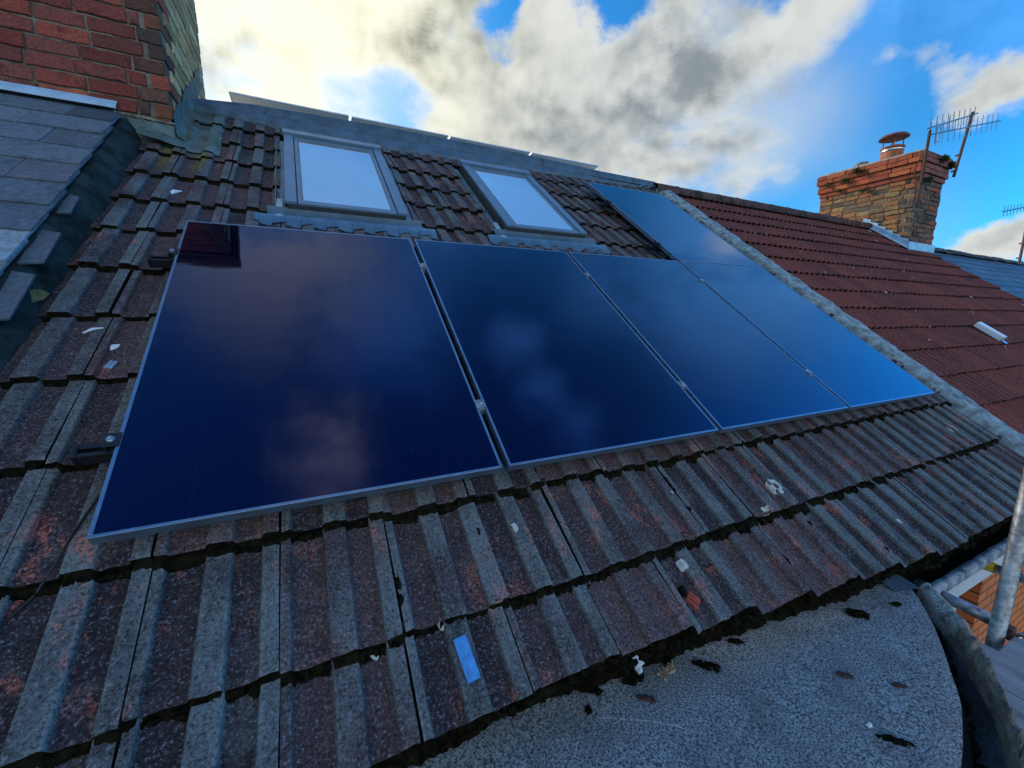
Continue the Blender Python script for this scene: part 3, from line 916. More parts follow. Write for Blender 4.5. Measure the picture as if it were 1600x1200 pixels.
shaded_cor_pal = [(0.27, 0.10, 0.08), (0.22, 0.085, 0.07), (0.30, 0.11, 0.085)]  # corbel on the narrow face, painted darker as the shaded side
mb = MB()
WX = 1.0
zs = [1.70+0.0855*i for i in range(16)]
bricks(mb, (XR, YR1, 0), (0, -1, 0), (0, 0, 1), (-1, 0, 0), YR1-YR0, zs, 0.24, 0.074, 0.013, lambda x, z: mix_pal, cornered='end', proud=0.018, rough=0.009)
bricks(mb, (XR, YR0, 0), (1, 0, 0), (0, 0, 1), (0, -1, 0), WX, zs, 0.235, 0.074, 0.013, lambda x, z: shaded_side_pal, cornered='start', first_alt=1, proud=0.018, rough=0.009)
mb.build('brickwork', M['stock_brick'], rc, local=LR)
mb = MB(); mb.box(XR+0.013, XR+WX, YR0+0.013, YR1-0.013, 1.5, 3.50); mb.build('mortar_core', simple('sandy_mortar', (0.27, 0.215, 0.14), 0.95, var=0.5), rc, local=LR)
mb = MB()
for i in range(5):
    e = (0.025, 0.055, 0.05, 0.08, 0.075)[i]; z = 3.07+0.0865*i
    lf = i % 2
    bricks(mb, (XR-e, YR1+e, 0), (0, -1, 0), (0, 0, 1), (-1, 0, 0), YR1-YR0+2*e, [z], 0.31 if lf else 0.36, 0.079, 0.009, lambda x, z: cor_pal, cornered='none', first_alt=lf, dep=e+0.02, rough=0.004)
    bricks(mb, (XR-e, YR0-e, 0), (1, 0, 0), (0, 0, 1), (0, -1, 0), WX+2*e, [z], 0.31, 0.079, 0.009, lambda x, z: shaded_cor_pal, cornered='none', first_alt=lf, dep=e+0.02, rough=0.004)
mb.build('corbel', M['stock_brick'], rc, local=LR)
mb = MB(); mb.hexa([(XR-0.07, YR0-0.07, 3.505), (XR+WX+0.07, YR0-0.07, 3.505), (XR+WX+0.07, YR1+0.07, 3.505), (XR-0.07, YR1+0.07, 3.505),
                    (XR-0.03, YR0-0.03, 3.54), (XR+WX+0.03, YR0-0.03, 3.54), (XR+WX, YR1+0.03, 3.545), (XR-0.03, YR1+0.03, 3.55)])
mb.build('flaunching', M['cement_cap'], rc, local=LR)
pot = MB(); pot.lathe((XR+0.47, 3.36, 3.53), [(0.20, 0), (0.19, 0.06), (0.165, 0.30), (0.185, 0.31), (0.19, 0.335), (0.165, 0.345), (0.15, 0.345)], 28)
po = pot.build('chimney_pot', M['terracotta'], rc, local=LR)
cw = MB()
for a in range(4):
    t = a*math.pi/2+0.5
    cw.tube([(XR+0.47+0.15*math.cos(t), 3.36+0.15*math.sin(t), 3.85), (XR+0.47+0.15*math.cos(t), 3.36+0.15*math.sin(t), 4.05)], 0.011, 6)
cw.lathe((XR+0.47, 3.36, 4.03), [(0.235, 0), (0.24, 0.015), (0.20, 0.055), (0.11, 0.085), (0.02, 0.098)], 28)
cw.build('cowl', simple('red_brown_cowl', (0.17, 0.055, 0.035), 0.5, var=0.3), po, local=LR)
cw = MB(); cw.lathe((XR+0.47, 3.36, 3.79), [(0.183, 0), (0.184, 0.0), (0.182, 0.022), (0.18, 0.022)], 28); cw.build('band', M['steel'], po, local=LR)
fl = MB(); fl.lathe((XR+0.30, 3.78, 3.53), [(0.10, 0), (0.10, 0.06), (0.115, 0.06), (0.115, 0.09), (0.10, 0.09), (0.10, 0.12), (0.115, 0.12), (0.115, 0.15), (0.09, 0.155)], 20)
fl.build('flue_terminal', simple('grey_flue', (0.30, 0.30, 0.29), 0.5), rc, local=LR)
# stepped lead flashing
mb = MB()
for i in range(6):
    y0 = YR0 + 0.76 - 0.127*i
    zr = (y0)*math.tan(AL) - 0.12/CA
    zr2 = (y0-0.15)*math.tan(AL) - 0.12/CA
    mb.hexa([(XR-0.030, y0-0.15, zr2), (XR-0.030, y0, zr), (XR-0.020, y0, zr), (XR-0.020, y0-0.15, zr2),
             (XR-0.026, y0-0.132, zr2+0.19), (XR-0.026, y0+0.0, zr+0.13), (XR-0.020, y0, zr+0.13), (XR-0.020, y0-0.132, zr2+0.19)])
mb.box(XR-0.035, XR+WX+0.02, YR0-0.035, YR0-0.020, YR0*math.tan(AL)-0.17, YR0*math.tan(AL)-0.03)
rows = []
for i in range(24):
    y = YR0 - 0.05 + 0.88*i/23
    z = y*math.tan(AL) - 0.105/CA
    rows.append([(XR-0.15+0.02*nz(y*9, 3), y, z+0.012), (XR-0.09, y, z+0.02), (XR-0.03, y, z+0.04)])
mb.grid(rows)
mb.build('stepped_flashing', M['bright_lead'], rc, local=LR)
mb = MB()       # thin cable clipped down the corner
mb.tube([(XR-0.10, YR0-0.05, 3.45), (XR-0.12, YR0+0.02, 3.2), (XR-0.085, YR0+0.0, 3.0), (XR-0.05, YR0-0.02, 2.7)], 0.012, 6)
mb.build('cable', M['rust'], rc, local=LR)

# weeds in the chimney
def weed(name, p, n, size, label, nrm):
    o = MB(); p = Vector(p)
    for i in range(n):
        d = (Vector((random.uniform(-1, 1), random.uniform(-1, 1), random.uniform(-0.3, 1.0))) + Vector(nrm)*0.9).normalized()
        L = size*random.uniform(0.5, 1.0)
        s = d.cross(Vector((random.random(), random.random(), random.random()))).normalized()*size*0.13
        a = p + d*L*0.1 + Vector((random.uniform(-1, 1), random.uniform(-1, 1), random.uniform(-1, 1)))*size*0.3
        o.poly([a-s*0.4, a+s*0.4, a+d*L*0.55+s, a+d*L+Vector((0, 0, -L*0.25)), a+d*L*0.55-s])
    ob = o.build(name, M['weed'])
    tag(ob, label, 'weed', 'weeds growing in the right chimney')
nx, ny_ = (-1, 0, 0), (0, -1, 0)
weed('weed', (XR-0.09, 3.63, 3.42), 60, 0.11, 'bushy green weed in the top corbel course, middle of the broad chimney face', nx)
weed('weed', (XR-0.07, 3.84, 3.29), 50, 0.10, 'green weed on the corbel below and left of the bushy one', nx)
weed('weed', (XR-0.05, 3.93, 3.12), 36, 0.08, 'yellowish weed lowest in the corbel on the broad chimney face', nx)
weed('weed', (XR-0.07, 4.18, 3.30), 36, 0.08, 'small weed at the far left end of the chimney corbel', nx)
weed('weed', (XR-0.04, 3.50, 3.03), 30, 0.08, 'weed rooted in the mixed brickwork just under the corbel', nx)
weed('weed', (XR-0.03, 4.16, 3.03), 22, 0.06, 'tiny weed at the left edge below the chimney corbel', nx)
weed('weed', (XR+0.18, YR0-0.05, 3.02), 50, 0.11, 'weed on the narrow chimney face near the aerial mast', ny_)
weed('weed', (XR+0.55, YR0-0.10, 3.42), 90, 0.10, 'broad dark weed high on the narrow chimney face', ny_)
weed('weed', (XR+0.92, YR0-0.09, 3.38), 80, 0.10, 'dark weed at the outer top corner of the narrow chimney face', ny_)

# aerials
def aerial(name, label, mast, boom, n, el, rad, dirp, refl, matm):
    a = thing(name, label, 'aerial', mast[0], group='television aerials')
    T = Matrix.Translation(-Vector(mast[0]))
    m = MB(); m.tube(mast, rad, 8)
    for q in (0.1, 0.35):
        c = Vector(mast[0]).lerp(Vector(mast[1]), q); m.tube([c, c+Vector((0.05, 0.08, 0))], rad*0.7, 6)
    m.build('mast', matm, a, local=T)
    b = MB(); b.tube(boom, rad*0.55, 6)
    b.build('boom', M['alu_light'], a, local=T)
    p0, p1 = Vector(boom[0]), Vector(boom[1]); d = Vector(dirp)
    for i in range(n):
        c = p0.lerp(p1, (i+0.4)/n)
        L = el*(1.0 - 0.25*i/n)
        e = MB(); e.tube([c-d*L, c+d*L], rad*0.24, 5)
        e.build('element', M['alu'], a, local=T)
    g = MB(); c = p0 + (p1-p0)*refl
    w = (p1-p0).normalized()*0.075
    g.tube([c-d*0.15-w, c+d*0.10-w, c+d*0.10+w, c-d*0.15+w, c-d*0.15-w], rad*0.35, 5)
    g.build('dipole', M['alu'], a, local=T)
    return a
aerial('television_aerial', 'aerial on the rusty mast at the near chimney corner, boom reaching right', [(10.67, 2.62, 2.60), (10.66, 2.60, 3.80)],
       [(10.60, 2.60, 3.715), (13.5, 2.60, 4.50)], 13, 0.20, 0.024, (-0.10, 0.0, 0.99), 0.12, M['rust'])
aerial('television_aerial', 'second aerial on the leaning mast at the far chimney corner', [(11.93, 2.62, 3.22), (12.38, 2.66, 4.46)],
       [(10.72, 2.66, 3.865), (12.60, 2.66, 4.485)], 9, 0.17, 0.026, (-0.10, 0.0, 0.99), 0.45, M['rust'])
aerial('television_aerial', 'small distant aerial above the far slate ridge', [(17.69, 3.0, 1.95), (17.67, 3.0, 3.45)],
       [(15.95, 3.0, 3.08), (17.75, 3.0, 3.42)], 9, 0.13, 0.030, (-0.10, 0.0, 0.99), 0.9, simple('purple_brown_mast', (0.12, 0.06, 0.08), 0.6))

# ================================================================ NEIGHBOUR RED ROOF
nroof = thing('tiled_roof', 'red brown ribbed tile roof beyond the pale mortar verge', 'roof', (0, 0, 0), True)
RP, RR_ = [], []
nr = 3; TWd = 0.335
for i in range(nr):
    x = i*TWd/nr
    for dx, h, rb in ((0.0, -0.004, 0), (0.022, -0.003, 0.0), (0.040, 0.010, 0.7), (0.056, 0.017, 1), (0.076, 0.016, 1), (0.094, 0.007, 0.4), (0.101, -0.002, 0.0)):
        RP.append((x+dx, h)); RR_.append(rb)
RP.append((TWd-0.003, -0.004)); RR_.append(0)
mb = MB()
k = -3
while True:
    vb = 0.221 + 0.343*k
    if vb > 4.1: break
    edge = 11.62 + 0.05*nz(k, 3)
    for j in range(0, 20):
        u0 = 5.27 + TWd*j + (0.167 if k % 2 else 0) - 0.17
        if u0 > edge or u0+TWd < 5.29: continue
        full = u0 >= 5.27 and u0+TWd <= edge
        tile(mb, u0, vb+random.uniform(-0.006, 0.006), min(vb+0.343+0.03, 4.2), RP, RR_, HT+0.006, 0.030, 0.032, random.random(), None if full else (5.27, edge), None, 0.004)
    k += 1
mb.build('tile_course', [M['red_tile'], M['red_edge']], nroof)
mb = MB(); mb.box(5.20, 11.6, -0.80, 4.15, -0.24, -0.17); mb.build('roof_underlay', M['black_plastic'], nroof)
mb = MB()          # half-round ridge tiles
x = 5.02
while x < 11.6:
    l = 0.44
    rows = []
    for xx, rr in ((x, 0.118), (x+l-0.035, 0.118), (x+l-0.034, 0.124), (x+l-0.004, 0.124)):
        rows.append([(xx+0.0, 3.40 + rr*math.cos(a), 2.285 + rr*0.95*math.sin(a) + 0.004*nz(x, a)) for a in [math.pi*(t/10)*1.12-0.19 for t in range(11)]])
    mb.t and None
    mb.grid(rows)
    x += l
mb.build('ridge_tile', simple('mossy_ridge_tile', (0.085, 0.040, 0.033), 0.95, var=0.7, scale=8, bump=0.7, bscale=40, dark=(0.012, 0.012, 0.009)), nroof, local=W2L)
mb = MB()          # bird droppings and mortar crumbs
for i in range(34):
    u, v = random.uniform(5.9, 11.2), random.uniform(0.4, 3.9)
    s = random.choice((0.006, 0.007, 0.009, 0.012, 0.022))
    mb.blob((u, v, HT+0.012), s*random.uniform(0.6, 1.2), s*random.uniform(0.7, 2.2), 0.005, i, 7, 3, 0)
mb.build('bird_dropping', M['lichen'], nroof)['kind'] = 'stuff'
wb = thing('plastic_channel', 'white plastic channel lying on the red brown tiles', 'channel', rw(7.83, 0.60, HT+0.02), True)
mb = MB()
prof = [(-0.055, 0.0), (-0.055, 0.045), (-0.045, 0.058), (0.045, 0.058), (0.055, 0.045), (0.055, 0.0), (0.049, 0.0), (0.049, 0.042), (0.041, 0.052), (-0.041, 0.052), (-0.049, 0.042), (-0.049, 0.0)]
mb.grid([[(x, y, z) for x, z in prof] for y in (0.0, 0.29)], close=True)
for y in (0.0, 0.29):
    mb.poly([(prof[i][0], y, prof[i][1]) for i in (2, 3, 8, 9)]); mb.poly([(prof[i][0], y, prof[i][1]) for i in (0, 1, 10, 11)]); mb.poly([(prof[i][0], y, prof[i][1]) for i in (4, 5, 6, 7)])
mb.build('channel', M['white'], wb)
mb = MB(); mb.box(-0.035, 0.035, -0.06, 0.10, 0.004, 0.010); mb.build('fixing_plate', M['steel'], wb)

# far slate roof beyond the chimney, one step down the terrace
sroof = thing('slate_roof', 'blue grey slate roof beyond the right chimney', 'roof', (0, 0, 0), True)
mb = MB()
slate_field(mb, 11.60, 24.0, -0.2, 4.02, 0.245, 0.34, -0.335, 0.05, [(0.085, 0.11, 0.14), (0.10, 0.13, 0.165), (0.075, 0.095, 0.12)], None, 0.012)
mb.build('slate_course', M['far_slate'], sroof)
mb = MB(); mb.box(11.60, 24.0, -0.75, 4.0, -0.48, -0.37); mb.build('roof_underlay', M['black_plastic'], sroof)
mb = MB(); x = 11.4
while x < 24:
    l = random.uniform(0.28, 0.4); dz = random.uniform(-0.012, 0.02)
    rows = [[(xx, 3.40 + 0.11*math.cos(a), 2.03 + dz + 0.10*math.sin(a)) for a in [math.pi*t/8 for t in range(9)]] for xx in (x, x+l-0.01)]
    mb.grid(rows); x += l
mb.build('ridge_tile', simple('dark_ridge_tile', (0.045, 0.05, 0.055), 0.9, var=0.5), sroof, local=W2L)

# rear slopes so the terrace is closed behind
for nm, u0, u1, zr, lab in (('rear_roof', 5.1, 11.6, 2.36, 'rear slope of the red tiled roof, sloping away behind its ridge'), ('rear_roof', 11.6, 24.0, 2.06, 'rear slope of the far slate roof, sloping away behind its ridge')):
    mb = MB(); mb.hexa([(u0, 3.44, zr-0.2), (u1, 3.44, zr-0.2), (u1, 7.2, zr-2.9), (u0, 7.2, zr-2.9), (u0, 3.44, zr-0.06), (u1, 3.44, zr-0.06), (u1, 7.2, zr-2.75), (u0, 7.2, zr-2.75)])
    tag(mb.build(nm, M['slate']), lab, 'roof')
mb = MB(); mb.box(-0.25, 5.04, 3.47, 7.0, 2.10, 2.40)
tag(mb.build('flat_roof', simple('pale_flat_roof', (0.55, 0.54, 0.50), 0.8, var=0.2)), 'grey flat dormer roof behind the ridge under the rear solar panels', 'roof')

# ================================================================ HOUSE WALL, FASCIA, GUTTER
wall = thing('brick_wall', 'orange brick front wall below the eave with white fascia board', 'wall', (0, -0.40, -7))
T = Matrix.Translation(-Vector((0, -0.40, -7)))
mb = MB()
mb.box(-4.2, 3.3, -0.28, 7.0, -7.0, -0.95); mb.box(3.3, 4.475, -0.20, 7.0, -7.0, -0.80); mb.box(4.475, 24.0, -0.44, 7.0, -7.0, -0.80)
mb.build('brickwork', M['orange_brick'], wall, local=T)
mb = MB(); mb.box(3.0, 4.755, -0.465, -0.445, -1.145, -0.66); mb.box(3.0, 4.47, -0.443, -0.205, -1.145, -1.12)
mb.build('fascia_board', M['white'], wall, local=T, bevel=0.003)
mb = MB(); mb.box(3.3, 4.10, -0.44, -0.21, -2.4, -1.15)
mb.build('window_surround', M['white'], wall, local=T)
gt = thing('roof_gutter', 'dark cast gutter with dirty pale lip along the right eave', 'gutter', (3.0, -0.60, -0.68))
T = Matrix.Translation(-Vector((3.0, -0.60, -0.68)))
mb = MB(); rows = []
for i in range(60):
    x = 2.985 + 6.0*i/59
    d = 0.004*nz(x*7, 1)
    rows.append([(x, -0.49, -0.62), (x, -0.49, -0.70), (x, -0.515, -0.745), (x, -0.56, -0.755), (x, -0.60, -0.735), (x, -0.612+d, -0.682)])
mb.grid([list(r) for r in zip(*rows)]); mb.build('trough', M['moss'], gt, smooth=True, local=T)
mb = MB(); rows = []
for i in range(160):
    x = 2.985 + 6.0*i/159
    d = 0.006*nz(x*9, 1)
    rows.append([(x, -0.606+d, -0.690), (x, -0.604+d, -0.668+d*0.4), (x, -0.640, -0.668+0.3*d), (x, -0.646, -0.70), (x, -0.640, -0.705)])
mb.grid([list(r) for r in zip(*rows)])
mb.build('lip', simple('dirty_pale_gutter', (0.27, 0.29, 0.30), 0.8, var=0.6, scale=16, dark=(0.06, 0.06, 0.055)), gt, smooth=True, local=T)

# ================================================================ BAY ROOF
ZF = -0.685
arc_f = [(2.985, -0.50), (2.925, -0.585), (2.77, -0.695), (2.62, -0.780), (2.47, -0.855), (2.352, -0.913), (2.22, -0.958), (2.095, -0.992), (1.75, -1.06), (1.3, -1.09), (0.8, -1.06), (0.3, -0.95), (-0.2, -0.75)]
arc_ki = [(3.00, -0.575), (2.935, -0.632), (2.80, -0.748), (2.635, -0.862), (2.475, -0.962), (2.315, -1.030), (2.175, -1.078), (1.80, -1.16), (1.3, -1.195), (0.75, -1.165), (0.2, -1.05), (-0.3, -0.85)]
arc_ko = [(3.045, -0.622), (2.985, -0.682), (2.88, -0.765), (2.745, -0.852), (2.562, -0.950), (2.405, -1.024), (2.31, -1.068), (1.85, -1.26), (1.3, -1.30), (0.72, -1.27), (0.15, -1.15), (-0.36, -0.94)]
def smooth_path(p, n):
    out = []
    q = [p[0]] + p + [p[-1]]
    for i in range(1, len(q)-2):
        for t in range(n):
            s = t/n
            out.append(tuple(0.5*((2*q[i][a]) + (-q[i-1][a]+q[i+1][a])*s + (2*q[i-1][a]-5*q[i][a]+4*q[i+1][a]-q[i+2][a])*s*s + (-q[i-1][a]+3*q[i][a]-3*q[i+1][a]+q[i+2][a])*s**3) for a in (0, 1)))
    out.append(p[-1]); return out
bay = thing('bay_roof', 'felted curved bay roof below the eave at the bottom right', 'roof', (1.4, -0.6, ZF))
T = Matrix.Translation(-Vector((1.4, -0.6, ZF)))
F = smooth_path(arc_f, 8)
mb = MB(); rows = []
for (x, y) in F:
    x0 = min(2.985, max(-0.2, x))
    yb = -0.25
    row = []
    for t in range(13):
        s = t/12
        yy = yb + (y-yb)*s
        xx = 1.4 + (x-1.4)*(0.35+0.65*s) if False else x
        row.append((xx, yy, ZF + 0.02*(1-s) + 0.004*nz(xx*3, yy*3)))
    row.append((x, y-0.004, ZF-0.05))
    rows.append(row)
mb.grid(rows); mb.build('felt_sheet', M['felt'], bay, smooth=True, local=T)
mb = MB(); rows = []
for i in range(30):       # lapped seam
    y = -0.30 - 0.76*i/29
    x = 1.0 + 0.006*nz(y*6, 2)
    z = ZF + 0.02*(1-(y+0.25)/(-0.8))
    rows.append([(x-0.33, y, z+0.0065), (x-0.006, y, z+0.008), (x, y, z+0.001)])
mb.grid([list(r) for r in zip(*rows)]); mb.build('felt_lap', M['felt'], bay, local=T)
mb = MB(); rows = []
for (x, y) in [(2.985-0.14*t/10, -0.50-0.012*t/10) for t in range(11)]:
    rows.append([(x, y+0.02, ZF+0.022), (x-0.02, y-0.045-0.05*(x-2.845)/0.14, ZF+0.010)])
mb.grid(rows); mb.build('felt_patch', M['lead'], bay, local=T)
KI = smooth_path(arc_ki, 22); KO = smooth_path(arc_ko, 22)
KO = [KO[round(i*(len(KO)-1)/(len(KI)-1))] for i in range(len(KI))]
mb = MB(); rows = []
for i, ((a, b), (c, d)) in enumerate(zip(KI, KO)):
    n = 0.010*nz(a*7, b*7)+0.007*nz(a*31, b*31); n2 = 0.014*nz(a*15, b*15, 3)+0.008*nz(a*47, b*47, 3)
    m = ((a+c)/2, (b+d)/2)
    ln = math.hypot(c-a, d-b) or 1
    ox, oy = (c-a)/ln, (d-b)/ln
    rows.append([(a, b, ZF-0.10), (a+n*ox, b+n*oy, ZF-0.012+n2), (a+ox*0.018, b+oy*0.018, ZF+0.012+n2), (m[0], m[1], ZF+0.020+n+n2), (c-ox*0.015+n*ox, d-oy*0.015, ZF+0.010+n2), (c+n*ox, d+n*oy, ZF-0.015), (c, d, ZF-0.16), (c-ox*0.03, d-oy*0.03, ZF-0.4)])
mb.grid(rows)
kerb_m, knt, kb = new_mat('mossy_stone_kerb')
kco = coord_n(knt)
kn = noise_n(knt, kco, 14, 7, 0.75); kf = noise_n(knt, kco, 120, 4, 0.7)
kc = mix_n(knt, ramp_n(knt, kn, 0.35, 0.68), (0.11, 0.080, 0.055), (0.38, 0.295, 0.225))
ksep = knt.nodes.new('ShaderNodeSeparateXYZ'); knt.links.new(kco, ksep.inputs[0])
pale = math_n(knt, 'MULTIPLY', ramp_n(knt, ksep.outputs[0], 1.30, 1.55), ramp_n(knt, kn, 0.36, 0.56))
kc = mix_n(knt, pale, kc, (0.52, 0.53, 0.51))
kc = mix_n(knt, ramp_n(knt, kf, 0.4, 0.6, 0.45, 0.0), kc, (0.02, 0.018, 0.015))
inp(knt, kb.inputs['Base Color'], kc); kb.inputs['Roughness'].default_value = 0.95
bump_n(knt, kb, math_n(knt, 'ADD', kn, kf), 0.9, 0.008)
mb.build('stone_kerb', kerb_m, bay, smooth=True, local=T)
mb = MB(); rows = []
Fr = [F[round(i*(len(F)-1)/(len(KI)-1))] for i in range(len(KI))]
for (a, b), (c, d) in zip(Fr, KI):
    rows.append([(a, b, ZF-0.045), (a*0.6+c*0.4, b*0.6+d*0.4, ZF-0.085+0.008*nz(a*19, b*19)), (c, d, ZF-0.075)])
mb.grid(rows)
wet = simple('wet_black_gutter', (0.010, 0.012, 0.014), 0.28, var=0.5, scale=30, bump=0.5, bscale=50)
mb.build('bay_gutter', wet, bay, smooth=True, local=T)
# below: curved bay wall
mb = MB(); rows = []
for (a, b) in F:
    q = (a-1.4)*0.97+1.4
    rows.append([(q, b+0.03, ZF-0.06), (q, b+0.03, -7.0)])
mb.grid(rows); mb.build('bay_wall', M['orange_brick'], bay, local=T)
mb = MB()                 # chalky scuffs on the felt
def scuff(pts, w):
    L = [(x, y) for x, y in pts]
    z = lambda x, y: ZF + 0.02*(1-min(1, (y+0.25)/(-0.7))) + 0.0055
    for s in range(len(L)-1):
        for t in range(10):
            if random.random() < 0.25: continue
            a = (L[s][0]+(L[s+1][0]-L[s][0])*t/10, L[s][1]+(L[s+1][1]-L[s][1])*t/10)
            b = (L[s][0]+(L[s+1][0]-L[s][0])*(t+0.8)/10, L[s][1]+(L[s+1][1]-L[s][1])*(t+0.8)/10)
            ww = w*random.uniform(0.3, 1.0)
            mb.poly([(a[0], a[1]-ww, z(*a)), (b[0], b[1]-ww, z(*b)), (b[0], b[1]+ww, z(*b)), (a[0], a[1]+ww, z(*a))])
scuff([(1.259, -0.465), (1.32, -0.498), (1.377, -0.53), (1.44, -0.575), (1.495, -0.627)], 0.0038)
scuff([(1.20, -0.45), (1.15, -0.49), (1.12, -0.52)], 0.0016)
scuff([(1.52, -0.52), (1.63, -0.56), (1.72, -0.63)], 0.0010)
mb.build('scuff_mark', M['lichen'], bay, local=T)

# debris on felt and tiles -- each a thing
def felt_z(x, y): return ZF + 0.02*(1-min(1, max(0, (y+0.25)/(-0.7))))
def lump(name, x, y, rx, ry, rz, mat, label, cat, group=None, rot=0, amp=0.32, n=16, k=8):
    b = MB()
    rr = random.Random(int(x*1000+y*77))
    for q in range(30):
        a, r0 = rr.uniform(0, 6.28), math.sqrt(rr.random())
        f = 1-0.55*r0
        sz = min(rx, ry)*rr.uniform(0.28, 0.62)
        b.blob((0.86*rx*r0*math.cos(a)*rr.uniform(0.8, 1.1), 0.8*ry*r0*math.sin(a), -rz*0.3), sz, sz*rr.uniform(0.6, 1.1), rz*f*rr.uniform(0.6, 1.1), q*1.7+x, 7, 4, a, None, 0.35)
    o = b.build(name, mat, None, smooth=False); o.location = (x, y, felt_z(x, y)+rz*0.35+0.004); o.rotation_euler = (0, 0, rot)
    return tag(o, label, cat, group)
G = 'moss clumps fallen on the felt bay roof'
lump('moss_clump', 1.445, -0.385, 0.050, 0.036, 0.020, M['moss'], 'dark moss clump under the white scrap', 'moss clump', G, 0.4)
lump('moss_clump', 1.716, -0.475, 0.058, 0.022, 0.013, M['moss'], 'long dark moss clump right of the crumbled straw', 'moss clump', G, -0.75)
lump('moss_clump', 2.502, -0.562, 0.055, 0.024, 0.016, M['moss'], 'greenish moss clump near the tile edge at the right', 'moss clump', G, -0.6)
lump('moss_clump', 2.00, -0.882, 0.048, 0.013, 0.009, M['moss'], 'flat dark moss clump near the bay gutter', 'moss clump', G, -0.75)
lump('moss_clump', 1.30, -0.388, 0.016, 0.012, 0.009, M['moss'], 'small round moss clump left of the brown leaf', 'moss clump', G)
lump('moss_clump', 1.235, -0.425, 0.015, 0.010, 0.008, M['moss'], 'tiny moss clump above the chalky scuff mark', 'moss clump', G, 1.0)
lump('moss_clump', 1.60, -0.395, 0.020, 0.016, 0.010, M['moss'], 'moss crumb between the straw and the tile edge', 'moss clump', G)
lump('moss_clump', 2.12, -0.70, 0.035, 0.012, 0.006, M['brown_leaf'], 'thin brownish smear of moss in the middle of the felt', 'moss clump', G, -0.7)
lump('moss_clump', 2.24, -0.80, 0.028, 0.010, 0.006, M['brown_leaf'], 'reddish brown moss crumb nearest the felt edge', 'moss clump', G, -0.6)
lump('moss_clump', 1.90, -0.44, 0.030, 0.014, 0.008, M['moss'], 'slim moss clump close under the tile eave', 'moss clump', G, -0.4)
lump('moss_clump', 2.72, -0.60, 0.03, 0.012, 0.007, M['moss'], 'moss clump at the right end near the felt corner', 'moss clump', G, -0.4)
lump('brown_leaf', 1.43, -0.474, 0.036, 0.013, 0.006, M['brown_leaf'], 'dead red brown leaf lying on the felt', 'leaf', None, -0.7)
b = MB()
for i in range(26):
    x, y = random.uniform(-0.035, 0.035), random.uniform(-0.016, 0.016); a = random.uniform(0, 3.1); l = random.uniform(0.008, 0.02)
    b.tube([(x, y, random.uniform(0, 0.012)), (x+l*math.cos(a), y+l*math.sin(a), random.uniform(0, 0.016))], 0.0022, 5)
    b.blob((x, y, 0.003), 0.007, 0.005, 0.005, i)
o = b.build('straw_clump', simple('straw', (0.30, 0.23, 0.15), 0.9, var=0.5, scale=50)); o.location = (1.562, -0.432, felt_z(1.56, -0.43)+0.006); o.rotation_euler = (0, 0, 0.2)
tag(o, 'pale crumbled straw and mortar beside the dark moss', 'straw')
b = MB()
pt = [(-0.030, -0.012), (-0.012, 0.018), (0.004, 0.024), (0.026, 0.014), (0.024, -0.010), (0.012, -0.006), (0.004, -0.014)]
b.poly([(x, y, 0.002+0.55*abs(x)+0.3*y) for x, y in pt]); b.poly([(x, y, 0.0005+0.55*abs(x)+0.3*y) for x, y in pt][::-1])
b.poly([(-0.012, 0.018, 0.012), (0.004, 0.024, 0.010), (0.006, 0.0, 0.02), (-0.008, -0.004, 0.012)])
o = b.build('paper_scrap', M['paper']); o.scale = (1.25, 1.25, 1.25); o.location = (1.452, -0.402, felt_z(1.48, -0.35)+0.036); o.rotation_euler = (0.15, 0.1, 0.5)
tag(o, 'crumpled white paper scrap on dark moss at the eave', 'paper')
b = MB(); b.blob((0, 0, 0), 0.009, 0.006, 0.004, 3, 8, 5)
o = b.build('pebble', M['paper']); o.location = (1.985, -0.828, felt_z(1.985, -0.83)+0.005)
tag(o, 'tiny white pebble on the felt near the gutter', 'pebble')

def on_tile(name, u, v, mb_, mat, label, cat, rot=0.0, dh=0.003, group=None):
    o = mb_.build(name, mat); o.location = rw(u, v, pan_h(u, v)+dh)
    o.rotation_euler = (Matrix.Rotation(AL, 3, 'X') @ Matrix.Rotation(rot, 3, 'Z')).to_euler()
    return tag(o, label, cat, group)
b = MB(); b.box(-0.019, 0.019, -0.056, 0.056, 0.0, 0.004)
on_tile('plastic_packer', 0.862, -0.515, b, M['blue_plastic'], 'flat bright blue plastic packer lying on a tile', 'packer', 0.10, 0.012)
b = MB()
for i, x in enumerate((-0.014, 0.002, 0.016)):
    b.hexa([(x-0.008, -0.022-0.004*i, 0), (x+0.007, -0.024, 0), (x+0.006, 0.022+0.003*i, 0), (x-0.007, 0.020, 0), (x-0.005, -0.020, 0.012+0.003*(i % 2)), (x+0.005, -0.021, 0.013), (x+0.005, 0.019, 0.012), (x-0.005, 0.018, 0.014)])
b.box(-0.020, 0.021, -0.020, 0.018, 0.0, 0.006)
on_tile('tile_fragment', 1.692, -0.590, b, M['red_clay'], 'broken red clay tile fragment near the eave', 'tile fragment', 0.45, 0.004)
b = MB(); b.blob((0, 0, 0), 0.020, 0.016, 0.012, 5)
on_tile('moss_clump', 1.675, -0.555, b, M['moss'], 'moss tuft touching the red tile fragment', 'moss clump', 0, 0.006)
b = MB(); b.tube([(-0.03, -0.01, 0.003), (0, 0.002, 0.006), (0.032, 0.004, 0.003)], [0.003, 0.006, 0.002], 6)
on_tile('white_chip', -0.231, 0.984, b, M['paper'], 'long curved white chip on a tile left of the panel', 'chip', 0.3)
b = MB(); b.blob((0, 0, 0), 0.022, 0.017, 0.004, 4, 10, 5)
on_tile('white_chip', -0.166, 0.893, b, M['paper'], 'round white chip on a tile left of the panel', 'chip')
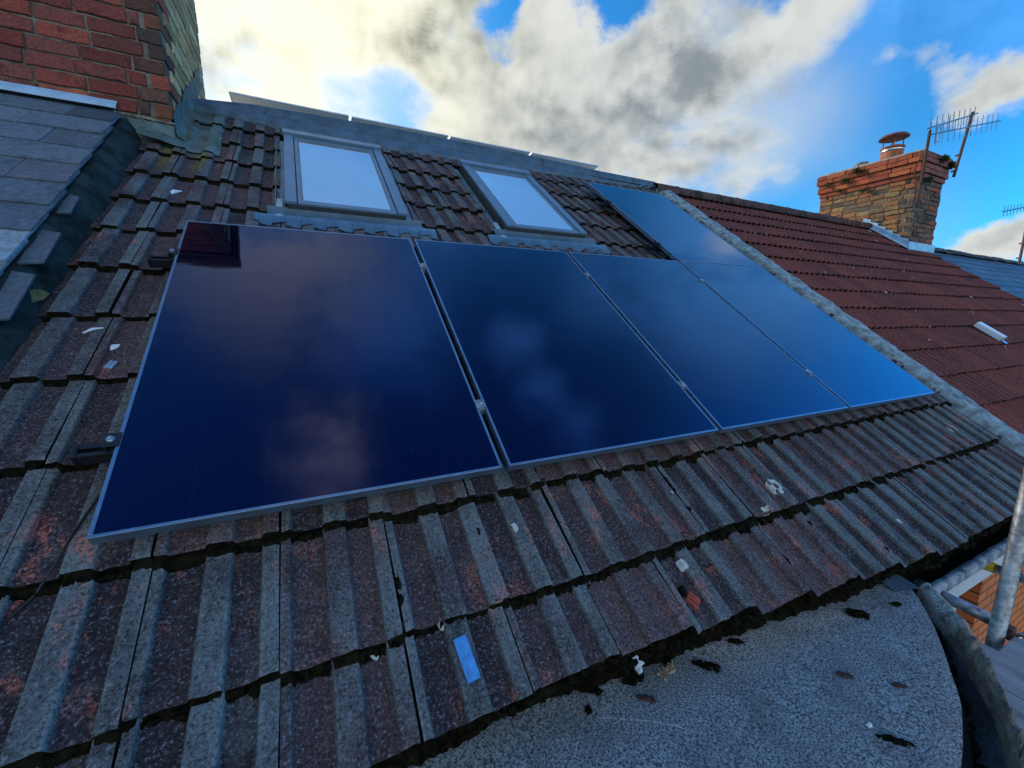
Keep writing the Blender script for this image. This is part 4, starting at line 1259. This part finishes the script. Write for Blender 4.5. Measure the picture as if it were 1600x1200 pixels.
b = MB(); b.box(-0.012, -0.002, -0.02, 0.02, 0, 0.006); b.box(0.002, 0.012, -0.02, 0.02, 0, 0.006); b.box(-0.002, 0.002, -0.016, 0.016, 0, 0.004)
on_tile('plastic_clip', -0.141, 0.784, b, simple('pale_blue_plastic', (0.20, 0.36, 0.52), 0.5), 'small pale blue plastic clip on a tile left of the panel', 'clip', -0.3)
b = MB(); b.tube([(-0.03, -0.02, 0.002), (-0.01, 0.0, 0.006), (0.03, 0.02, 0.002)], [0.008, 0.013, 0.003], 7)
on_tile('white_chip', -0.146, 2.345, b, M['paper'], 'white chip on the upper tiles below the chimney', 'chip', 0.2)
b = MB()
pts = [(-0.02, -0.085), (0.012, -0.05), (0.022, 0.0), (0.030, 0.045), (0.020, 0.085), (-0.008, 0.075), (-0.022, 0.03), (-0.030, -0.03)]
b.poly([(x, y, 0.012-0.2*x) for x, y in pts]); b.poly([(x, y, 0.006-0.2*x) for x, y in pts][::-1])
b.grid([[(x, y, 0.006-0.2*x) for x, y in pts], [(x, y, 0.012-0.2*x) for x, y in pts]], close=True)
o = b.build('slate_chip', M['leaf']); o.location = rw(-0.462, 1.15, -0.095); o.rotation_euler = (AL, 0.7, 0.0)
tag(o, 'ochre yellow stone chip lodged against the left upstand', 'chip')
# cable from the panel corner
mb = MB()
cpts = [(0.02, 0.30, -0.07), (-0.055, 0.175), (-0.078, 0.08), (-0.098, 0.01), (-0.128, -0.05), (-0.165, -0.11), (-0.22, -0.20), (-0.30, -0.34)]
P = [rw(*cpts[0])]
for (u, v) in cpts[1:]: P.append(rw(u, v, pan_h(u, v)+0.010))
mb.tube(P, 0.0035, 8)
tag(mb.build('cable', M['black_plastic'], smooth=True), 'thin black cable running over the tiles from the panel corner', 'cable')

# ================================================================ SCAFFOLD
def tube_thing(name, a, b, label, cat='scaffold tube', cap=None):
    a, b = Vector(a), Vector(b)
    t = thing(name, label, cat, a)
    m = MB(); m.tube([Vector((0, 0, 0)), (b-a)*0.5, b-a], 0.0242, 20); m.build('tube', M['tube'], t, smooth=True)
    if cap:
        m = MB(); d = (b-a).normalized(); m.tube([-d*0.008, d*0.035], 0.0275, 20); m.build('end_cap', M['yellow'], t)
    return t
st = tube_thing('scaffold_standard', (2.94, -0.84, -7.0), (2.94, -0.84, 1.6), 'upright galvanised scaffold tube at the right edge')
m = MB(); m.box(0.018, 0.06, -0.036, 0.010, 6.275, 6.325); m.tube([(0.03, -0.03, 6.30), (0.05, -0.06, 6.30)], 0.009, 8)
m.build('coupler', M['rust'], st, bevel=0.004)
m = MB(); m.tube([(0.03, -0.05, 6.30), (0.09, -0.09, 6.306), (0.2, -0.14, 6.306), (0.34, -0.2, 6.306)], 0.0022, 6)
m.build('tie_wire', M['steel'], st)
tube_thing('scaffold_transom', (3.055, -0.55, -0.705), (3.02, -0.845, -0.705), 'galvanised tube running from the kerb end to the upright')
tube_thing('scaffold_transom', (3.70, -0.605, -0.76), (3.70, -1.35, -0.76), 'galvanised tube with yellow end cap behind the upright', cap=True)
tube_thing('scaffold_ledger', (1.0, -1.62, -0.81), (8.0, -1.62, -0.81), 'long horizontal scaffold tube under the boards')
x = 2.36
i = 0
bl = ['scaffold board nearest the bay kerb', 'second scaffold board from the bay kerb', 'third scaffold board from the bay kerb', 'fourth scaffold board, beyond the upright', 'fifth scaffold board beyond the upright', 'sixth scaffold board beyond the upright', 'farthest scaffold board at the right edge']
def kerb_mid(x):
    pts = sorted(((a+c)/2, (b_+d)/2) for (a, b_), (c, d) in zip(KI, KO) if b_ < -0.55 and (a+c)/2 > 1.5)
    for (xa, ya), (xb, yb) in zip(pts[:-1], pts[1:]):
        if xa <= x <= xb: return ya + (yb-ya)*(x-xa)/max(1e-6, xb-xa)
    return -0.868
for i in range(7):
    x = 2.12+0.2275*i
    ya, yb = (kerb_mid(x), kerb_mid(x+0.222)) if i < 3 else (-0.868-0.004*i, -0.868-0.003*i)
    m = MB(); yo = -2.4
    m.hexa([(0, yo, -0.038), (0.222, yo, -0.038), (0.222, yb, -0.038), (0, ya, -0.038), (0, yo, 0), (0.222, yo, 0), (0.222, yb, 0), (0, ya, 0)])
    o = m.build('scaffold_board', M['board'], bevel=0.004)
    o.location = (x, 0, -0.70 + random.uniform(-0.005, 0.005))
    tag(o, 'weathered grey ' + bl[i], 'scaffold board', 'grey scaffold boards')

# ================================================================ GROUND
mb = MB(); mb.poly([(-900, -900, -7), (900, -900, -7), (900, 900, -7), (-900, 900, -7)])
tag(mb.build('ground', M['ground']), 'street and gardens far below the roofs', 'ground', kind='structure')

# ================================================================ SKY
SUN = Vector((-0.40, 0.78, 0.47)).normalized()
w = bpy.data.worlds.new('World'); SC.world = w; w.use_nodes = True
nt = w.node_tree; nt.nodes.clear()
outn = nt.nodes.new('ShaderNodeOutputWorld'); bg = nt.nodes.new('ShaderNodeBackground')
nt.links.new(bg.outputs[0], outn.inputs[0])
sky = nt.nodes.new('ShaderNodeTexSky'); sky.sky_type = 'NISHITA'; sky.sun_disc = False
sky.sun_elevation = math.asin(SUN.z); sky.sun_rotation = math.atan2(SUN.x, SUN.y)
sky.air_density = 1.0; sky.dust_density = 0.3; sky.ozone_density = 3.0
D = coord_n(nt, 'Generated')
skyc = mix_n(nt, 1.0, sky.outputs[0], (0.21, 0.95, 1.37), 'MULTIPLY')
sp = nt.nodes.new('ShaderNodeSeparateXYZ'); nt.links.new(D, sp.inputs[0])
dt = nt.nodes.new('ShaderNodeVectorMath'); dt.operation = 'DOT_PRODUCT'; nt.links.new(D, dt.inputs[0]); dt.inputs[1].default_value = Vector((0.91, -0.35, 0.22)).normalized()
panel_boost = ramp_n(nt, dt.outputs['Value'], 0.74, 0.93, 0.0, 1.0)  # unseen side sky brightened to strengthen the right panels' reflections
boost_col = mix_n(nt, panel_boost, (1.0, 1.0, 1.0), (0.75, 1.65, 2.1))
skyc = mix_n(nt, 1.0, skyc, boost_col, 'MULTIPLY')

den = math_n(nt, 'ADD', math_n(nt, 'MAXIMUM', sp.outputs[2], 0.0), 0.35)
cmb = nt.nodes.new('ShaderNodeCombineXYZ')
inp(nt, cmb.inputs[0], math_n(nt, 'DIVIDE', sp.outputs[0], den)); inp(nt, cmb.inputs[1], math_n(nt, 'DIVIDE', sp.outputs[1], den))
CP = cmb.outputs[0]
n_big = noise_n(nt, CP, 2.6, 11, 0.58, 0.0)
n_det = noise_n(nt, CP, 8.5, 9, 0.6, 0.0)
wn = nt.nodes.new('ShaderNodeTexNoise'); wn.inputs['Scale'].default_value = 5.5; wn.inputs['Detail'].default_value = 6; wn.inputs['Roughness'].default_value = 0.6
nt.links.new(D, wn.inputs['Vector'])
wo2 = nt.nodes.new('ShaderNodeVectorMath'); wo2.operation = 'SUBTRACT'; nt.links.new(D, wo2.inputs[0]); wo2.inputs[1].default_value = (0.05, 0.05, 0.05)
wv = nt.nodes.new('ShaderNodeVectorMath'); wv.operation = 'MULTIPLY_ADD'
nt.links.new(wn.outputs['Color'], wv.inputs[0]); wv.inputs[1].default_value = (0.22, 0.22, 0.22)
wo = nt.nodes.new('ShaderNodeVectorMath'); wo.operation = 'SUBTRACT'; nt.links.new(D, wo.inputs[0]); wo.inputs[1].default_value = (0.11, 0.11, 0.11)
nt.links.new(wo.outputs[0], wv.inputs[2])
DW = wv.outputs[0]
def blob_sum(lst):
    acc = None
    for (d, r, wt) in lst:
        v = nt.nodes.new('ShaderNodeVectorMath'); v.operation = 'DISTANCE'
        nt.links.new(DW, v.inputs[0]); v.inputs[1].default_value = Vector(d).normalized()
        x = ramp_n(nt, v.outputs['Value'], 0.0, r, wt, 0.0)
        acc = x if acc is None else math_n(nt, 'ADD', acc, x)
    return acc
BL = [((-0.10, 0.85, 0.50), 0.75, 0.55), ((0.35, 0.80, 0.45), 0.55, 0.45), ((0.63, 0.66, 0.40), 0.42, 0.42), ((0.75, 0.56, 0.36), 0.25, 0.20), ((-0.75, 0.5, 0.45), 0.8, 0.4),
      ((0.111, 0.905, 0.408), 0.13, -0.35), ((0.20, 0.90, 0.38), 0.10, -0.27), ((0.77, 0.45, 0.45), 0.15, 0.28), ((0.354, 0.755, 0.552), 0.075, -0.62), ((0.375, 0.79, 0.49), 0.045, -0.40), ((0.515, 0.67, 0.535), 0.075, -0.5), ((0.72, 0.47, 0.51), 0.05, -0.2),
      ((0.895, 0.30, 0.33), 0.09, 0.48), ((0.925, 0.24, 0.325), 0.09, 0.46), ((0.835, 0.385, 0.405), 0.06, 0.36), ((0.862, 0.325, 0.395), 0.055, 0.33), ((0.953, 0.278, 0.112), 0.09, 0.60), ((0.967, 0.23, 0.105), 0.08, 0.55), ((0.62, 0.75, 0.22), 0.22, 0.25), ((0.80, 0.55, 0.245), 0.10, 0.12),
      ((0.84, 0.45, 0.30), 0.16, -0.22), ((0.90, 0.36, 0.24), 0.15, -0.25),
       ((0.1, 0.58, 0.8), 0.2, -0.2),
      ((0.0, -0.92, 0.38), 0.85, 0.62), ((-0.8, -0.45, 0.35), 0.75, 0.5), ((0.6, -0.75, 0.25), 0.5, 0.3)]  # last row: unseen cloud banks behind the camera, added as neutral fill light
dens = math_n(nt, 'ADD', math_n(nt, 'ADD', math_n(nt, 'MULTIPLY', n_big, 1.15), math_n(nt, 'MULTIPLY', n_det, 0.35)), blob_sum(BL))
mask = ramp_n(nt, dens, 0.96, 1.36)
thick = ramp_n(nt, math_n(nt, 'ADD', dens, math_n(nt, 'MULTIPLY', n_det, 0.5)), 1.25, 1.95)
vs = nt.nodes.new('ShaderNodeVectorMath'); vs.operation = 'DISTANCE'; nt.links.new(D, vs.inputs[0]); vs.inputs[1].default_value = Vector((-0.02, 0.88, 0.475)).normalized()
glow = ramp_n(nt, vs.outputs['Value'], 0.0, 0.62, 1.0, 0.0)
core = ramp_n(nt, vs.outputs['Value'], 0.0, 0.30, 1.0, 0.0)
# lit cloud, shaded cloud
front = ramp_n(nt, sp.outputs[1], 0.1, -0.5)
lit = mix_n(nt, glow, (4.9, 5.05, 4.85), (7.7, 7.5, 5.8))
lit = mix_n(nt, front, lit, (15.5, 14.8, 13.6))  # unseen rear clouds made extra bright to fill the roof slope
shade = mix_n(nt, glow, (1.7, 2.0, 2.2), (2.9, 2.8, 2.1))
gsh = blob_sum([((0.70, 0.60, 0.40), 0.28, 0.55), ((0.28, 0.80, 0.53), 0.16, 0.6), ((0.20, 0.84, 0.50), 0.13, 0.4), ((-0.12, 0.90, 0.42), 0.11, 0.5), ((0.45, 0.78, 0.42), 0.16, 0.5), ((0.60, 0.66, 0.45), 0.18, 0.4)])
n_puf = noise_n(nt, CP, 4.2, 10, 0.62, 0.0)
sh_f = math_n(nt, 'ADD', math_n(nt, 'MULTIPLY', thick, 0.40), math_n(nt, 'MULTIPLY', gsh, ramp_n(nt, n_puf, 0.32, 0.62)))
sh_f = math_n(nt, 'ADD', sh_f, ramp_n(nt, n_puf, 0.40, 0.66, -0.12, 0.22))
sh_f = math_n(nt, 'SUBTRACT', sh_f, math_n(nt, 'MULTIPLY', core, 0.25), True)
sh_f = math_n(nt, 'MULTIPLY', sh_f, ramp_n(nt, n_det, 0.35, 0.65, 0.72, 1.0))
cl = mix_n(nt, sh_f, lit, shade)
def soft_sum(lst):
    acc = None
    for (d, r, wt) in lst:
        v = nt.nodes.new('ShaderNodeVectorMath'); v.operation = 'DISTANCE'
        nt.links.new(DW2, v.inputs[0]); v.inputs[1].default_value = Vector(d).normalized()
        x = ramp_n(nt, v.outputs['Value'], 0.0, r, wt, 0.0)
        acc = x if acc is None else math_n(nt, 'ADD', acc, x)
    return acc
wv2 = nt.nodes.new('ShaderNodeVectorMath'); wv2.operation = 'MULTIPLY_ADD'
nt.links.new(wn.outputs['Color'], wv2.inputs[0]); wv2.inputs[1].default_value = (0.10, 0.10, 0.10); nt.links.new(wo2.outputs[0], wv2.inputs[2])
DW2 = wv2.outputs[0]
v_n = noise_n(nt, D, 4.5, 7, 0.55, 0.0)
shape = ramp_n(nt, v_n, 0.36, 0.60, 0.15, 1.0)
veil = soft_sum([((0.015, 0.03, 0.999), 0.17, 1.25), ((0.06, -0.13, 0.985), 0.13, 0.6), ((-0.05, 0.40, 0.91), 0.33, 0.55), ((0.785, 0.325, 0.53), 0.065, 0.6)])
veil = math_n(nt, 'MULTIPLY', veil, shape, True)
bl_ = soft_sum([((0.17, 0.26, 0.95), 0.24, 1.0), ((0.43, 0.21, 0.88), 0.10, 1.0), ((0.49, 0.09, 0.87), 0.09, 1.0), ((0.55, 0.0, 0.83), 0.10, 0.8), ((0.30, 0.50, 0.81), 0.22, 0.7), ((0.60, 0.30, 0.74), 0.18, 0.5), ((0.81, 0.24, 0.54), 0.34, 1.3)])  # brighter blue sky patches added where the panels reflect them
bl_ = math_n(nt, 'MULTIPLY', bl_, ramp_n(nt, v_n, 0.34, 0.55, 0.35, 1.0), True)
pale = math_n(nt, 'MULTIPLY', ramp_n(nt, vs.outputs['Value'], 0.05, 0.42, 0.62, 0.0), 1.0)
skyc = mix_n(nt, pale, skyc, (6.2, 6.9, 7.4))
hazy = soft_sum([((0.79, 0.50, 0.34), 0.17, 0.55), ((0.72, 0.55, 0.30), 0.16, 0.4), ((0.90, 0.40, 0.16), 0.16, 0.25)])
skyc = mix_n(nt, hazy, skyc, (3.4, 4.3, 5.4))
skyc2 = mix_n(nt, bl_, skyc, (0.75, 3.0, 7.2))
fin = mix_n(nt, mask, skyc2, cl)
fin = mix_n(nt, veil, fin, (6.0, 5.6, 5.2))
nt.links.new(fin, bg.inputs[0]); bg.inputs[1].default_value = 0.1

sl = bpy.data.lights.new('sun', 'SUN'); sl.energy = 2.2; sl.angle = R(8); sl.color = (1.0, 0.90, 0.72)
so = bpy.data.objects.new('sun', sl); COL.objects.link(so)
so.rotation_euler = SUN.to_track_quat('Z', 'Y').to_euler()
so.location = SUN*50

# ================================================================ CAMERA
cam = bpy.data.cameras.new('camera'); co_ = bpy.data.objects.new('camera', cam); COL.objects.link(co_)
right = Vector((0.900089, -0.435688, 0.003981)); down = Vector((-0.069361, -0.152303, -0.985897)); fwd = Vector((0.43015, 0.887119, -0.167306))
mm = Matrix((right, -down, -fwd)).transposed().to_4x4()
mm.translation = Vector((0.53942, -1.301196, 0.552294))
co_.matrix_world = mm
cam.sensor_fit = 'HORIZONTAL'; cam.sensor_width = 36.0; cam.lens = 639.957/1600*36
cam.clip_start = 0.02; cam.clip_end = 3000
SC.camera = co_
SC.view_settings.view_transform = 'Standard'; SC.view_settings.look = 'None'; SC.view_settings.exposure = 0.62; SC.view_settings.gamma = 1.0
SC.view_settings.use_curve_mapping = False
